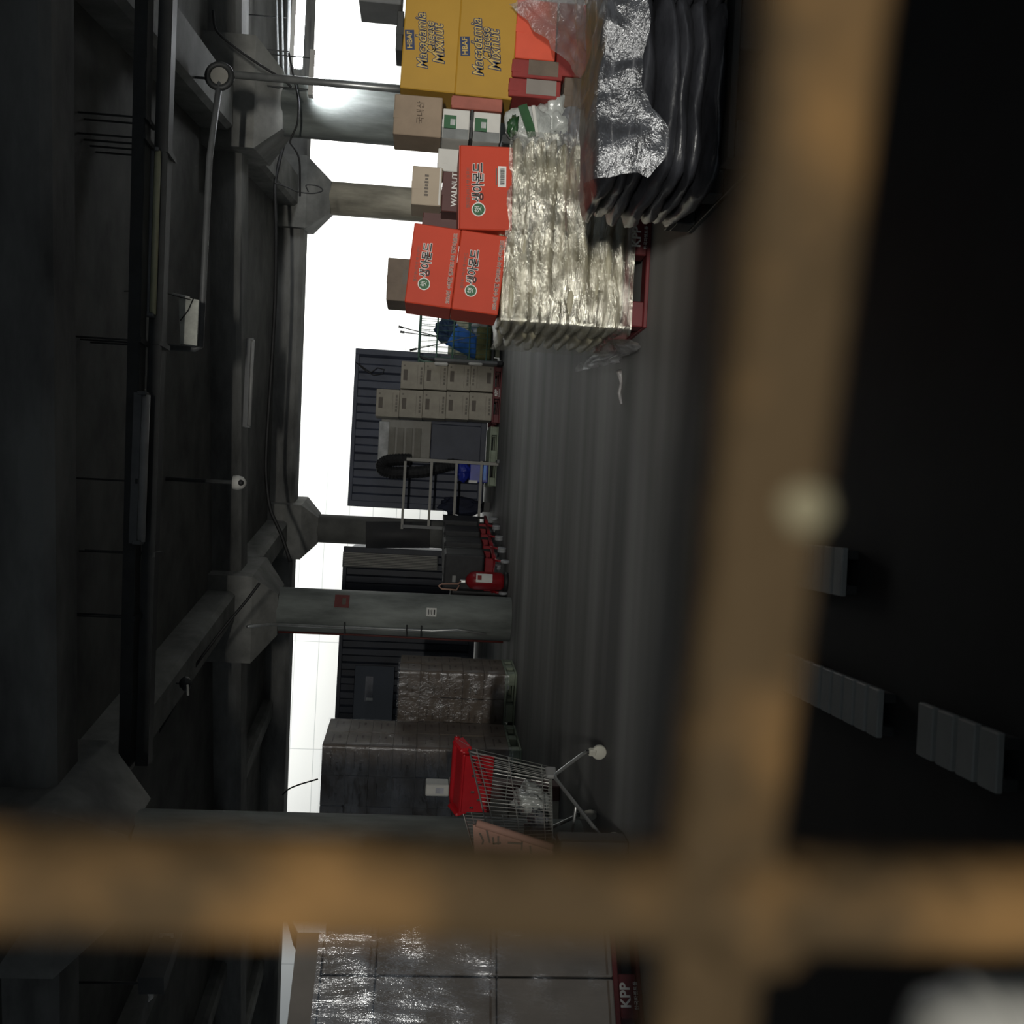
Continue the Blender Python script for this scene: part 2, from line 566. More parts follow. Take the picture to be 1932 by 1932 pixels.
row_beam(C1 - DR * 3, C3 + DR * 0.4, SOFFIT + 0.02, 0.42, 'long concrete beam over the row of three columns by the cart')
row_beam(R1 - DR * 8, R2 + DR * 0.4, SOFFIT + 0.02, 0.55, 'long concrete beam over the thick grey and beige columns')
for k, dx in enumerate((-3.4, -6.0, -8.6)):
    row_beam(C1 + DP * dx - DR * 2, C3 + DP * dx, SOFFIT + 0.2, 0.35, ('shadowed ceiling rib nearest the row of three columns', 'second shadowed ceiling rib behind the wrapped carton stacks', 'outermost shadowed ceiling rib deep in the dark')[k])


def column(p, r, cap_half, cap_low, cap_mid, material, label, pipes=None):
    t = thing('concrete_column', label, 'column', p)
    t['kind'] = 'structure'
    MB().lathe([(r, 0.0), (r, cap_low + 0.02)], seg=40).build('shaft', material, t, smooth=True)
    mb = MB()
    h = cap_half * math.sqrt(2)
    mb.lathe([(r * 1.30, cap_low), (h, cap_mid), (h, SLAB)], seg=4, phase=math.pi / 4 - BYAW)
    mb.build('capital', M_CONC, t)
    return t


c1 = column(C1, 0.31, 0.60, 3.22, 3.62, M_COLUMN, 'grey round column mostly hidden behind the upright rusty bar')
c2 = column(C2, 0.315, 0.60, 3.22, 3.52, M_COLUMN, 'scuffed grey round column with small notices and a metal pipe')
c3 = column(C3, 0.265, 0.50, 3.22, 3.50, M_CONC_DARK, 'nearly black round column beside the navy container')
r1 = column(R1, 0.355, 0.62, 3.22, 3.50, M_COLUMN, 'thick grey round column behind the mustard cartons')
r2 = column(R2, 0.29, 0.60, 3.22, 3.60, M_COLUMN_B, 'beige round column behind the beige and walnut cartons')

# notices and pipe of the scuffed column
q = at(645, 1137, 14.03)
decal(0.20, 0.20, mat('dark_red_notice', (0.16, 0.035, 0.03), 0.5, var=0.2), c2, (q.x - C2.x + 0.02, q.y - C2.y, q.z), 'notice', (0, 0, math.radians(35)))
decal(0.10, 0.05, M_GREY_PRINT, c2, (q.x - C2.x + 0.02, q.y - C2.y - 0.006, q.z - 0.03), 'notice_text', (0, 0, math.radians(35)))
q = at(814, 1155, 13.98)
n2 = decal(0.12, 0.14, M_WHITE, c2, (q.x - C2.x, q.y - C2.y, q.z), 'notice', (0, 0, math.radians(12)))
for i in range(3):
    decal(0.07 - 0.015 * (i % 2), 0.012, M_BLACK, n2, (0, -0.002, 0.04 - 0.022 * i), 'printed_line')
decal(0.07, 0.02, M_BLACK, n2, (0, -0.002, -0.04), 'printed_line')
pr = Vector((-0.17, -0.30, 0))
pp = thing('wall_pipe', 'bright galvanised pipe running down the scuffed column', 'pipe', (C2.x, C2.y, 0))
MB().tube([pr + Vector((-0.02, -0.02, 0.35)), pr + Vector((0.03, -0.03, 0.75)), pr + Vector((0, -0.03, 1.1)), pr + Vector((0, -0.03, 3.3)), pr + Vector((0, -0.4, 3.55))], 0.020, 10).build('pipe', M_STEEL, pp, True)
for z in (1.25, 1.45, 2.3):
    MB().bar(pr + Vector((-0.09, 0.0, z)), pr + Vector((0.06, -0.05, z)), 0.05, 0.02).build('clip', M_DARKMETAL, pp)
MB().tube([pr + Vector((-0.13, 0.08, 0.1)), pr + Vector((-0.12, 0.03, 1.0)), pr + Vector((-0.11, 0.05, 2.0)), pr + Vector((-0.11, 0.03, 3.2))], 0.014, 8).build('red_cable', mat('dull_red_cable', (0.10, 0.02, 0.015), 0.6), pp, True)
# yellowish bump rail of the dark column: a hanging black sheet
mb = MB()
mb.sheet(lambda a, b: at(690 + 120 * a, 984 + 50 * b, 18.66) + Vector((0, -0.10 * math.sin(b * 3.14) * (0.4 + 0.6 * math.sin(a * 3.14)), 0)), 12, 8)
tag(mb.build('black_tarpaulin', M_RUBBER, None, True), 'black sheet tied around the nearly black column', 'tarpaulin')

# window wall in front of the lens: sill, rusty grille
SILL_Z = 1.125
mb = MB()
mb.box((0.3, 0.0, SILL_Z / 2), (7.0, 0.12, SILL_Z))
mb.box((0.3, 0.0, SILL_Z - 0.02), (7.0, 0.16, 0.04))
mb.box((0.3, 0.0, 3.50), (7.0, 0.12, 1.18))  # unseen wall over the window, added to shade the ceiling from the lamp
o = mb.build('wall_front', M_SILL)
o.location = (0, 0.17, 0)
o.rotation_euler = (0, 0, -BYAW)
struct(o, 'dark rendered wall around the barred window with its sill and an added unseen part above', 'wall')


def grille_pt(px, py, y0=0.128):
    d = ray(px, py)
    s = y0 / (d.y + math.tan(BYAW) * d.x)
    return EYEV + d * s


gr = thing('window_grille', 'blurred rusty ochre window bars crossing close to the lens', 'grille')
a, b = grille_pt(1580, -250), grille_pt(1285, 2180)
ax = (b - a).normalized()
MB().box((a + b) / 2, ((b - a).length, 0.012, 0.0139), 0.0025, (b - a).to_track_quat('X', 'Z').to_matrix().to_4x4(), 2).build('crossbar', M_RUST, gr, True)
a2, b2 = grille_pt(-160, 1650), grille_pt(1350, 1690)
d2 = (b2 - a2).normalized()
b2 = Vector(a2) + d2 * ((a2.z - SILL_Z) / -d2.z)
a2, b2 = a2 - ray(0, 1650).normalized() * 0.004, b2
MB().tube([a2, a2.lerp(b2, 0.25), a2.lerp(b2, 0.5), a2.lerp(b2, 0.75), b2], 0.0069, 18).build('upright_bar', M_RUST, gr, True)
w = grille_pt(1395, 1700)
MB().blob(w + Vector((0, -0.004, 0)), (0.009, 0.006, 0.009), 3.0, 0.3, 3).build('weld', M_RUST, gr, True)
w = grille_pt(1487, 958)
tg = MB().blob(w + Vector((0, -0.0062, 0)), (0.0030, 0.0012, 0.0032), 1.0, 0.2, 3).build('paint_fleck', mat('pale_paint_fleck', (0.11, 0.098, 0.062), 0.8, spec=0.1), gr, True)

# off-white tub on the sill
cp = thing('plastic_tub', 'blurred off-white rounded tub on the sill under the grille', 'tub')
tb = at(1865, 2032, 0.205)
MB().lathe([(0.016, SILL_Z), (0.019, SILL_Z + 0.008), (0.020, SILL_Z + 0.050), (0.0175, SILL_Z + 0.060), (0.012, SILL_Z + 0.064)], (tb.x, 0.205, 0), 28).build('bowl', M_CUP, cp, True)
MB().tube([(tb.x + 0.0195 * math.cos(k * math.pi / 14), 0.205 + 0.0195 * math.sin(k * math.pi / 14), SILL_Z + 0.051) for k in range(28)], 0.0014, 6, True).build('rim', M_CUP, cp, True)

# pale slats lying on the dark floor under the window
for k, (x0, x1, y0, y1, lab) in enumerate((
        (-0.20, -0.055, 2.90, 3.30, 'short pale slatted board on the dark floor below the paint fleck'),
        (-0.56, -0.43, 2.62, 3.35, 'long pale slatted board on the dark floor right of the upright bar'),
        (-0.55, -0.42, 2.05, 2.42, 'pale slatted board nearest the sill on the dark floor'))):
    t = thing('slatted_board', lab, 'board', (0, 0, 0), (0, 0, 0), 'pale slatted boards on the dark floor')
    n = int((y1 - y0) / 0.075)
    for i in range(n):
        yy = y0 + (i + 0.5) * (y1 - y0) / n
        MB().box(((x0 + x1) / 2, yy, 0.040), (x1 - x0, (y1 - y0) / n * 0.80, 0.018), 0.003).build('slat', M_PALESLAT, t)
    for xx in (x0 + 0.02, x1 - 0.02):
        MB().box((xx, (y0 + y1) / 2, 0.016), (0.025, y1 - y0, 0.032)).build('runner', M_DARKMETAL, t)


# ------------------------------------------------------------------ containers
def container(x0, x1, y0, depth, h, material, label, pitch=0.29, z0=0.14):
    t = thing('shipping_container', label, 'container', ((x0 + x1) / 2, y0, 0))
    W = x1 - x0
    mb = MB()
    prof = []
    n = int((W - 0.24) / pitch)
    xs = -W / 2 + 0.12
    p = (W - 0.24) / n
    for i in range(n):
        prof += [(xs + i * p, 0.0), (xs + i * p + p * 0.38, 0.0), (xs + i * p + p * 0.5, 0.07), (xs + i * p + p * 0.88, 0.07)]
    prof.append((W / 2 - 0.12, 0.0))
    lo, hi = z0 + 0.12, h - 0.08
    A = [mb.bm.verts.new((x, y + 0.02, lo)) for x, y in prof]
    B = [mb.bm.verts.new((x, y + 0.02, hi)) for x, y in prof]
    for i in range(len(prof) - 1):
        mb.bm.faces.new((A[i], A[i + 1], B[i + 1], B[i]))
    mb.build('corrugated_wall', material, t)
    mb = MB()
    mb.box((0, depth / 2 + 0.05, (lo + hi) / 2), (W - 0.1, depth - 0.12, hi - lo))
    mb.build('body', material, t)
    mb = MB()
    for sx in (-1, 1):
        mb.box((sx * (W / 2 - 0.06), 0.06, (h + z0) / 2), (0.12, 0.14, h - z0), 0.01)
    mb.box((0, 0.05, h - 0.04), (W, 0.10, 0.08), 0.01)
    mb.box((0, 0.05, z0 + 0.06), (W, 0.10, 0.12), 0.01)
    mb.build('corner_frame', material, t)
    for sx in (-1, 1):
        for yy in (0.1, depth - 0.1):
            MB().box((sx * (W / 2 - 0.12), yy, z0 / 2), (0.2, 0.2, z0)).build('foot_block', M_DARKMETAL, t)
    return t


K1 = container(-0.05, 3.06, 20.0, 2.4, 2.80, M_CONT, 'navy corrugated container with a louvred hatch beside the roll cage')


def kp(px, py, y=19.93):            # point on the container front, in its own frame
    w_ = at(px, py, y)
    return w_ - Vector(K1.location)


# hatch: pale frame, grey louvres, smooth blue door panel
a, b = kp(718, 795), kp(812, 868)
zc, xc = (a.z + b.z) / 2, (a.x + b.x) / 2
hatch = thing('louvred_hatch', 'grey louvred hatch in a pale frame on the navy container', 'hatch', Vector(K1.location))
mb = MB()
mb.box((xc, -0.06, zc), (0.82, 0.05, 0.98), 0.01)
mb.build('hatch_frame', M_LOUVRE, hatch)
for i in range(4):
    MB().box((xc - 0.06 + 0.0, -0.10, zc - 0.24 + i * 0.17), (0.62, 0.02, 0.13), 0.004, Matrix.Rotation(math.radians(-18), 4, 'X')).build('louvre', M_LOUVRE, hatch)
a, b = kp(712, 880), kp(735, 796)
MB().box(((a.x + b.x) / 2, -0.08, (a.z + b.z) / 2), (abs(b.x - a.x), 0.10, 0.20), 0.01).build('head_rail', mat('pale_rail', (0.42, 0.43, 0.43), 0.5), hatch)
a, b = kp(815, 800), kp(905, 872)
MB().box(((a.x + b.x) / 2, -0.05, (a.z + b.z) / 2), (abs(b.x - a.x), 0.04, abs(a.z - b.z)), 0.01).build('lower_panel', M_CONT, hatch)
# black cable loop hanging by the corner
pts = [kp(672, 684, 19.88), kp(690, 700, 19.85), kp(705, 708, 19.85), kp(722, 705, 19.85), kp(725, 697, 19.85), kp(712, 694, 19.85), kp(700, 703, 19.85), kp(686, 694, 19.86), kp(676, 686, 19.9)]
o = MB().tube([p + Vector(K1.location) for p in pts], 0.012, 6).build('cable_loop', M_CABLE, None, True)
tag(o, 'black cable looped on the top corner of the navy container', 'cable')

K2 = container(-4.9, -0.86, 20.4, 2.4, 2.86, M_CONT_D, 'dark container behind the scuffed column and the brown carton stacks')
kl = Vector(K2.location)
lp = thing('louvre_panel', 'grey ribbed louvre panel on the end of the dark container', 'panel')
for i in range(9):
    q = at(737, 1047 + i * 2.9, 20.28)
    MB().box(q, (0.018, 0.03, 1.85)).build('rib', M_LOUVRE, lp)
q0 = at(737, 1059, 20.36)
MB().box(q0, (0.30, 0.13, 1.9)).build('backing', M_DARKMETAL, lp)
wn = thing('container_window', 'small dark window with a painted bright reflection on the dark container', 'window')
q = at(705, 1310, 20.40)
MB().box(q, (1.15, 0.10, 0.80), 0.01).build('pane', M_WINDOW, wn)
q = at(696, 1300, 20.34)
MB().box(q + Vector((0, 0, 0)), (0.50, 0.015, 0.15)).build('painted_reflection', mat('pale_reflection_tone', (0.16, 0.165, 0.185), 0.4), wn)  # light reflected in the pane, painted as pale patches
q = at(697, 1319, 20.33)
MB().box(q, (0.055, 0.015, 0.13)).build('bright_painted_reflection', M_WHITE, wn)


# ------------------------------------------------------------------ pallets
def pallet(label, loc, yaw, material, text=True, sx=1.1, sy=1.1, h=0.15, group=None):
    t = thing('plastic_pallet', label, 'pallet', loc, (0, 0, yaw), group)
    mb = MB()
    for i in range(7):
        mb.box((0, -sy / 2 + 0.07 + i * (sy - 0.14) / 6, h - 0.014), (sx, 0.125, 0.028), 0.004)
    mb.build('top_deck', material, t)
    mb = MB()
    for yy in (-sy / 2 + 0.06, 0, sy / 2 - 0.06):
        mb.box((0, yy, 0.012), (sx, 0.12, 0.024), 0.004)
    for xx in (-sx / 2 + 0.06, sx / 2 - 0.06):
        mb.box((xx, 0, 0.0121), (0.12, sy - 0.25, 0.0238), 0.004)
    mb.build('bottom_deck', material, t)
    for xx in (-sx / 2 + 0.08, 0, sx / 2 - 0.08):
        for yy in (-sy / 2 + 0.075, 0, sy / 2 - 0.075):
            MB().box((xx, yy, h / 2 - 0.002), (0.22 if xx == 0 else 0.155, 0.148, h - 0.054), 0.006).build('block', material, t)
    if text:
        lettering('KPP', 0.075, M_WHITE, t, (0.0, -sy / 2 - 0.001, h * 0.60), bold=0.002)
        lettering('한국파렛트풀', 0.026, M_WHITE, t, (0.0, -sy / 2 - 0.001, h * 0.22))
    return t


def carton(name, label, size, loc, yaw, material, cat='box', group=None, roll=0.0, tape=None, seam=True, bevel=0.006, flapm=None):
    """carton standing with the middle of its bottom at loc"""
    t = thing(name, label, cat, loc, (0, roll, yaw), group)
    w, d, h = size
    MB().box((0, 0, h / 2), (w, d, h), bevel).build('carton_body', material, t)
    if seam:
        mb = MB()
        mb.box((0, -0.001, h + 0.0012), (0.05, d + 0.002, 0.0024))
        mb.box((0, -d / 2 - 0.0008, h - 0.03 + 0.001), (0.05, 0.0016, 0.062))
        mb.build('sealing_tape', tape or M_TAPE, t)
    if flapm:
        MB().box((0, 0, h + 0.003), (w * 0.99, d * 0.99, 0.004)).build('top_flap', flapm, t)
    return t


# pallet and stack by the container: nine pale cartons
PZ = 18.45
pa = gp(945, 692)
pb = gp(941, 800)
px0 = (pa.x + pb.x) / 2
pallet('dark red plastic pallet under the pale cartons by the navy container', (px0, PZ + 0.55, 0), 0, M_PALLET_R)
# label plates as printed on that pallet are too small to read


def pale_box(x, z, w, h, label, flip=False, y=PZ + 0.30, yaw=0.0):
    t = carton('carton', label, (w, 0.48, h), (x, y, z), yaw, M_CARD_G, group='pale cartons by the navy container', seam=False, bevel=0.008)
    s = -1 if flip else 1
    decal(0.20, 0.075, M_GREY_PRINT, t, (0, -0.242, h / 2 + s * h * 0.30), 'printed_label')
    mb = MB()
    for i in range(5):
        mb.box((-0.13 + 0.065 * i, -0.2412, h / 2 - s * h * 0.38), (0.05, 0.002, 0.035))
    mb.box((0.17, -0.2412, h / 2 + s * h * 0.36), (0.03, 0.002, 0.03))
    mb.box((0, -0.2412, h / 2 - s * h * 0.22), (w * 0.8, 0.002, 0.006))
    mb.build('printed_line', mat('faint_print', (0.20, 0.18, 0.15), 0.8), t)
    return t


hh = 0.425
xr, xl = px0 + 0.27, px0 - 0.26
names = ('bottom', 'second from bottom', 'third from bottom', 'top')
for k in range(4):
    pale_box(xr - 0.012 * k, 0.15 + k * hh, 0.50, hh - 0.004, f'pale carton, {names[k]} of the four-high stack beside the roll cage', flip=(k == 0))
names = ('bottom', 'second from bottom', 'middle', 'second from top', 'top')
for k in range(5):
    t = pale_box(xl - 0.010 * k, 0.15 + k * hh, 0.50, hh - 0.004, f'pale carton, {names[k]} of the five-high stack beside the louvred hatch')

# pale green pallet with blue crate and odd things in front of the hatch
ga, gb = gp(944, 812), gp(942, 905)
gx = (ga.x + gb.x) / 2
pallet('empty pale green pallet in front of the louvred hatch', (gx, 18.6 + 0.55, 0), 0, M_PALLET_G, False)
t = thing('blue_crate', 'deep blue plastic crate behind the grey rail frame', 'crate', at(908, 893, 18.9))
t.location.z = 0.15
MB().box((0, 0, 0.17), (0.36, 0.36, 0.34), 0.015).build('crate_body', M_DBLUE, t)
MB().box((0.02, -0.19, 0.06), (0.30, 0.02, 0.05)).build('rim', M_BLUE, t)
MB().blob((0.0, 0, 0.46), (0.17, 0.15, 0.14), 2, 0.3).build('blue_sheet', M_DBLUE, t, True)
decal(0.05, 0.16, M_WHITE, t, (-0.17, -0.19, 0.27), 'white_tag')
# thick black flexible duct
t = thing('flexible_duct', 'thick black flexible duct hooped in front of the louvred hatch', 'duct')
path = [(774, 867), (750, 867), (730, 869), (719, 876), (721, 887), (738, 892), (765, 892), (800, 890), (830, 882), (850, 876), (880, 880), (905, 885)]
pts = []
P3 = [at(x, y, 19.2) for x, y in path]
for i in range(len(P3) - 1):
    for s in range(8):
        pts.append(P3[i].lerp(P3[i + 1], s / 8))
pts.append(P3[-1])
sm = pts[:]
for _ in range(3):
    sm = [sm[0]] + [(sm[i - 1] + sm[i] * 2 + sm[i + 1]) / 4 for i in range(1, len(sm) - 1)] + [sm[-1]]
MB().tube(sm, [0.105 + 0.012 * (i % 2) for i in range(len(sm))], 12).build('duct', M_RUBBER, t)
MB().box(P3[-1] - Vector((0, 0, P3[-1].z / 2 - 0.03)), (0.3, 0.3, P3[-1].z - 0.05), 0.02).build('blower', M_DARKMETAL, t)
# hanging dark jacket on the container
o = MB().blob(at(870, 955, 19.93), (0.18, 0.09, 0.40), 5, 0.35).build('dark_jacket', mat('dark_blue_cloth', (0.014, 0.018, 0.04), 0.8), None, True)
o2 = tag(o, 'dark blue cloth bundle hanging behind the grey rail frame', 'cloth')

# grey rail frame
fr = thing('rail_frame', 'grey steel frame of four rails standing before the navy container', 'frame')
FY = 18.2


def fp(px, py):
    return at(px, py, FY)


for (a, b) in (((767, 869), (936, 873)), ((758, 998), (930, 996))):
    p, q = fp(*a), fp(*b)
    x = (p.x + q.x) / 2
    MB().box((x, FY, p.z / 2), (0.055, 0.05, p.z)).build('post', M_GREYMETAL if a[1] > 900 else M_LOUVRE, fr)
for px_ in (765, 815, 862, 909):
    p, q = fp(px_, 870), fp(px_ - 7, 998)
    MB().bar((p.x, FY, (p.z + q.z) / 2), (q.x, FY, (p.z + q.z) / 2), 0.035, 0.045).build('rail', M_LOUVRE, fr)
for py_ in (871, 997):
    p = fp(930, py_)
    MB().box((p.x, FY, 0.02), (0.06, 0.42, 0.04)).build('foot', M_GREYMETAL, fr)

# ------------------------------------------------------------------ roll cage with blue barrel
RY = 18.6
rc = thing('roll_cage', 'green wire roll cage with a blue barrel and rods inside', 'roll cage')
lo, hi = at(940, 686, RY), at(794, 590, RY)
xl_, xr_ = at(860, 686, RY).x, at(800, 560, RY).x
zt, zb = hi.z, 0.20
D = 0.75
for yy, nm in ((RY, 'front_frame'), (RY + D, 'rear_frame')):
    r = 0.05
    MB().tube([(xl_, yy, zb), (xl_, yy, zt - 0.1), (xl_ + 0.03, yy, zt - 0.03), (xl_ + 0.10, yy, zt), (xr_ - 0.1, yy, zt), (xr_ - 0.03, yy, zt - 0.03), (xr_, yy, zt - 0.1), (xr_, yy, zb)], 0.020, 8).build(nm, M_GREENMETAL, rc, True)
for z in (zb + 0.10, zb + 0.42, zb + 0.72, zb + 1.02):
    for yy in (RY, RY + D):
        MB().tube([(xl_, yy, z), (xr_, yy, z)], 0.014, 6).build('rail', M_GREENMETAL, rc)
for yy in (RY + 0.005, RY + D):
    mb = MB()
    n = 12
    for i in range(1, n):
        x = xl_ + (xr_ - xl_) * i / n
        mb.tube([(x, yy, zb), (x, yy, zt)], 0.0045, 4)
    mb.build('wire_mesh', M_GREENMETAL, rc)
mb = MB()
for yy in [RY + D * i / 6 for i in range(1, 6)]:
    mb.tube([(xl_, yy, zb), (xl_, yy, zt - 0.1)], 0.006, 4)
    mb.tube([(xr_, yy, zb), (xr_, yy, zt - 0.1)], 0.006, 4)
for z in (zb + 0.3, zb + 0.9, zt - 0.1):
    mb.tube([(xl_, RY, z), (xl_, RY + D, z)], 0.014, 6)
    mb.tube([(xr_, RY, z), (xr_, RY + D, z)], 0.014, 6)
mb.build('side_mesh', M_GREENMETAL, rc)
MB().box(((xl_ + xr_) / 2, RY + D / 2, zb - 0.02), (xr_ - xl_, D, 0.05), 0.01).build('base', M_DARKMETAL, rc)
for x in (xl_ + 0.08, xr_ - 0.08):
    for yy in (RY + 0.08, RY + D - 0.08):
        w_ = MB().lathe([(0.075, -0.02), (0.08, -0.01), (0.08, 0.01), (0.075, 0.02)], (x, yy, 0.08), 18, Matrix.Rotation(math.pi / 2, 4, 'Y')).build('wheel', M_RUBBER, rc, True)
        MB().box((x, yy, 0.135), (0.06, 0.06, 0.05)).build('fork', M_DARKMETAL, w_)
# barrel
bc = at(868, 640, RY + 0.40)
br = thing('barrel', 'tilted blue plastic barrel inside the green roll cage', 'barrel', bc, (math.radians(8), math.radians(24), 0))
MB().lathe([(0.18, -0.42), (0.205, -0.38), (0.215, 0.0), (0.205, 0.14), (0.225, 0.16), (0.225, 0.19), (0.20, 0.20)], seg=28).build('drum', M_BLUE, br, True)
MB().blob((0.02, 0, 0.30), (0.21, 0.19, 0.20), 9, 0.5).build('contents', mat('dark_blue_netting', (0.02, 0.045, 0.10), 0.7), br, True)
o = MB().box((0, 0, 0), (0.62, 0.5, 0.28), 0.03).build('olive_bundle', M_OLIVE)
o.location = (bc.x - 0.08, RY + 0.40, zb + 0.145)
tag(o, 'olive cloth bundle under the blue barrel', 'bundle')
o = MB().blob((xr_ - 0.38, RY + 0.42, zb + 0.20), (0.22, 0.22, 0.19), 4, 0.4).build('clear_bag', M_CLEARBAG, None, True)
tag(o, 'crumpled clear bag beside the blue barrel in the cage', 'bag')
o = MB().box(((xl_ + xr_) / 2 + 0.1, RY + D + 0.12, 0.75), (0.8, 0.06, 1.0), 0.01).build('pale_board', mat('pale_yellow_board', (0.55, 0.56, 0.40), 0.7))
o.location.z = -0.25 + 0.0
tag(o, 'pale yellow board leaning behind the roll cage', 'board')
rods = (((752, 616), (838, 638)), ((755, 626), (836, 637)), ((773, 661), (905, 632)))
rl = ('thin rod with a dark tip sticking out of the barrel, upper of two', 'thin rod with a dark tip sticking out of the barrel, lower of two', 'long pale rod slanting across the blue barrel')
for k, (a, b) in enumerate(rods):
    yy = RY + (0.40 if k < 2 else 0.10)
    A, B = at(a[0], a[1], yy), at(b[0], b[1], yy)
    t = thing('rod', rl[k], 'rod', (0, 0, 0))
    MB().tube([A, B], 0.010, 6).build('shaft', M_STEEL if k == 2 else M_GREYMETAL, t)
    MB().tube([A, A.lerp(B, 0.10)], 0.022, 8).build('grip', M_DARKMETAL, t)
# grey panels leaning at the cage side
t = thing('dolly', 'grey folded dolly with white bumpers between cage and pale cartons', 'dolly')
p0, p1 = at(835, 682, 18.45), at(905, 686, 18.45)
MB().box(((p0.x + p1.x) / 2, 18.45, (p0.z + p1.z) / 2 - 0.12), (0.07, 0.4, p0.z - p1.z + 0.55), 0.02).build('deck', M_GREYMETAL, t)
for px_ in (832, 897):
    q = at(px_, 687, 18.3)
    MB().box((q.x, 18.27, q.z), (0.06, 0.06, 0.26), 0.02).build('bumper', M_WHITE_BOX, t)
q = at(797, 672, 18.3)
MB().tube([at(792, 672, 18.3), at(800, 676, 18.3), at(822, 681, 18.3)], 0.022, 8).build('handle', M_DARKMETAL, t, True)
MB().box(((p0.x + p1.x) / 2, 18.45, 0.06), (0.09, 0.42, 0.12), 0.02).build('foot', M_RUBBER, t)

# ------------------------------------------------------------------ nested red trolleys with black tops and the extinguisher
tr = thing('hand_trolley', 'x', 'trolley')
MB().tube([(-0.26, -0.30, 0.22), (0.26, -0.30, 0.22), (0.26, 0.32, 0.22), (-0.26, 0.32, 0.22)], 0.028, 8, True).build('base_frame', M_REDPAINT, tr, True)
MB().box((0, -0.31, 0.29), (0.50, 0.03, 0.13), 0.01).build('front_panel', M_REDPAINT, tr)
for x in (-0.24, 0.24):
    MB().tube([(x, -0.30, 0.24), (x, -0.40, 0.17), (x, -0.42, 0.12)], 0.020, 8).build('fork', M_REDPAINT, tr, True)
    for yy in (-0.42, 0.30):
        w_ = MB().lathe([(0.062, -0.018), (0.068, -0.010), (0.068, 0.010), (0.062, 0.018)], (x, yy, 0.068), 18, Matrix.Rotation(math.pi / 2, 4, 'Y')).build('wheel', M_GREYWHEEL, tr, True)
MB().box((0, 0.0, 0.66), (0.54, 0.46, 0.60), 0.03, None, 2).build('crate', mat('black_crate_plastic', (0.022, 0.023, 0.025), 0.6, var=0.3), tr)
MB().tube([(-0.24, 0.30, 0.24), (-0.24, 0.36, 0.95), (0.24, 0.36, 0.95), (0.24, 0.30, 0.24)], 0.020, 8).build('push_bar', M_DARKMETAL, tr, True)
decal(0.10, 0.05, M_GREYTUBE, tr, (-0.1, -0.256, 0.80), 'tag_plate')
tl = ('red-framed trolley with a black crate nearest the extinguisher', 'second red-framed trolley from the extinguisher with a black crate', 'third red-framed trolley from the extinguisher with a black crate', 'red-framed trolley with a black crate nearest the grey rail frame')
for k in range(4):
    o = tr if k == 0 else copy_tree(tr)
    f = k / 3
    o.location = (-0.90 + 0.48 * f, 15.30 + 2.15 * f, 0)
    o.rotation_euler = (0, 0, math.radians(-10))
    o['label'] = tl[k]
    o['group'] = 'nested red trolleys by the nearly black column'

ex = thing('fire_extinguisher', 'red cylinder extinguisher with a white label beside the scuffed column', 'extinguisher', gp(958, 1098), (0, 0, 0))
MB().lathe([(0.02, 0.06), (0.10, 0.06), (0.135, 0.11), (0.138, 0.48), (0.12, 0.56), (0.07, 0.61), (0.03, 0.63)], seg=28).build('cylinder', M_REDPAINT, ex, True)
MB().lathe([(0.14, 0.0), (0.145, 0.02), (0.145, 0.06), (0.12, 0.065)], seg=28).build('base_ring', M_RUBBER, ex, True)
MB().box((-0.02, 0, 0.67), (0.05, 0.05, 0.09), 0.01).build('valve', M_STEEL, ex)
MB().tube([(-0.02, -0.02, 0.70), (-0.06, -0.06, 0.74), (-0.07, -0.08, 0.98), (-0.10, -0.08, 1.03), (-0.14, -0.08, 0.98), (-0.15, -0.08, 0.76), (-0.08, -0.05, 0.72)], 0.012, 8).build('hose', M_HOSE, ex, True)
lb = MB()
lb.sheet(lambda a, b: Vector((0.1405 * math.sin(-0.1 + a * 1.0), -0.1405 * math.cos(-0.1 + a * 1.0), 0.24 + 0.24 * b)), 8, 2)
lb = lb.build('paper_label', M_WHITE, ex)
lb2 = MB().sheet(lambda a, b: Vector((0.1415 * math.sin(0.15 + a * 0.5), -0.1415 * math.cos(0.15 + a * 0.5), 0.40 + 0.06 * b)), 6, 2).build('printed_patch', M_DRED, lb)
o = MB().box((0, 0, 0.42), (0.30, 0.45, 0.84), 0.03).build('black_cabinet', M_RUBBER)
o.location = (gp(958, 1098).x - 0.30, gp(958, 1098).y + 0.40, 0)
tag(o, 'black cabinet in the shade between extinguisher and scuffed column', 'cabinet')


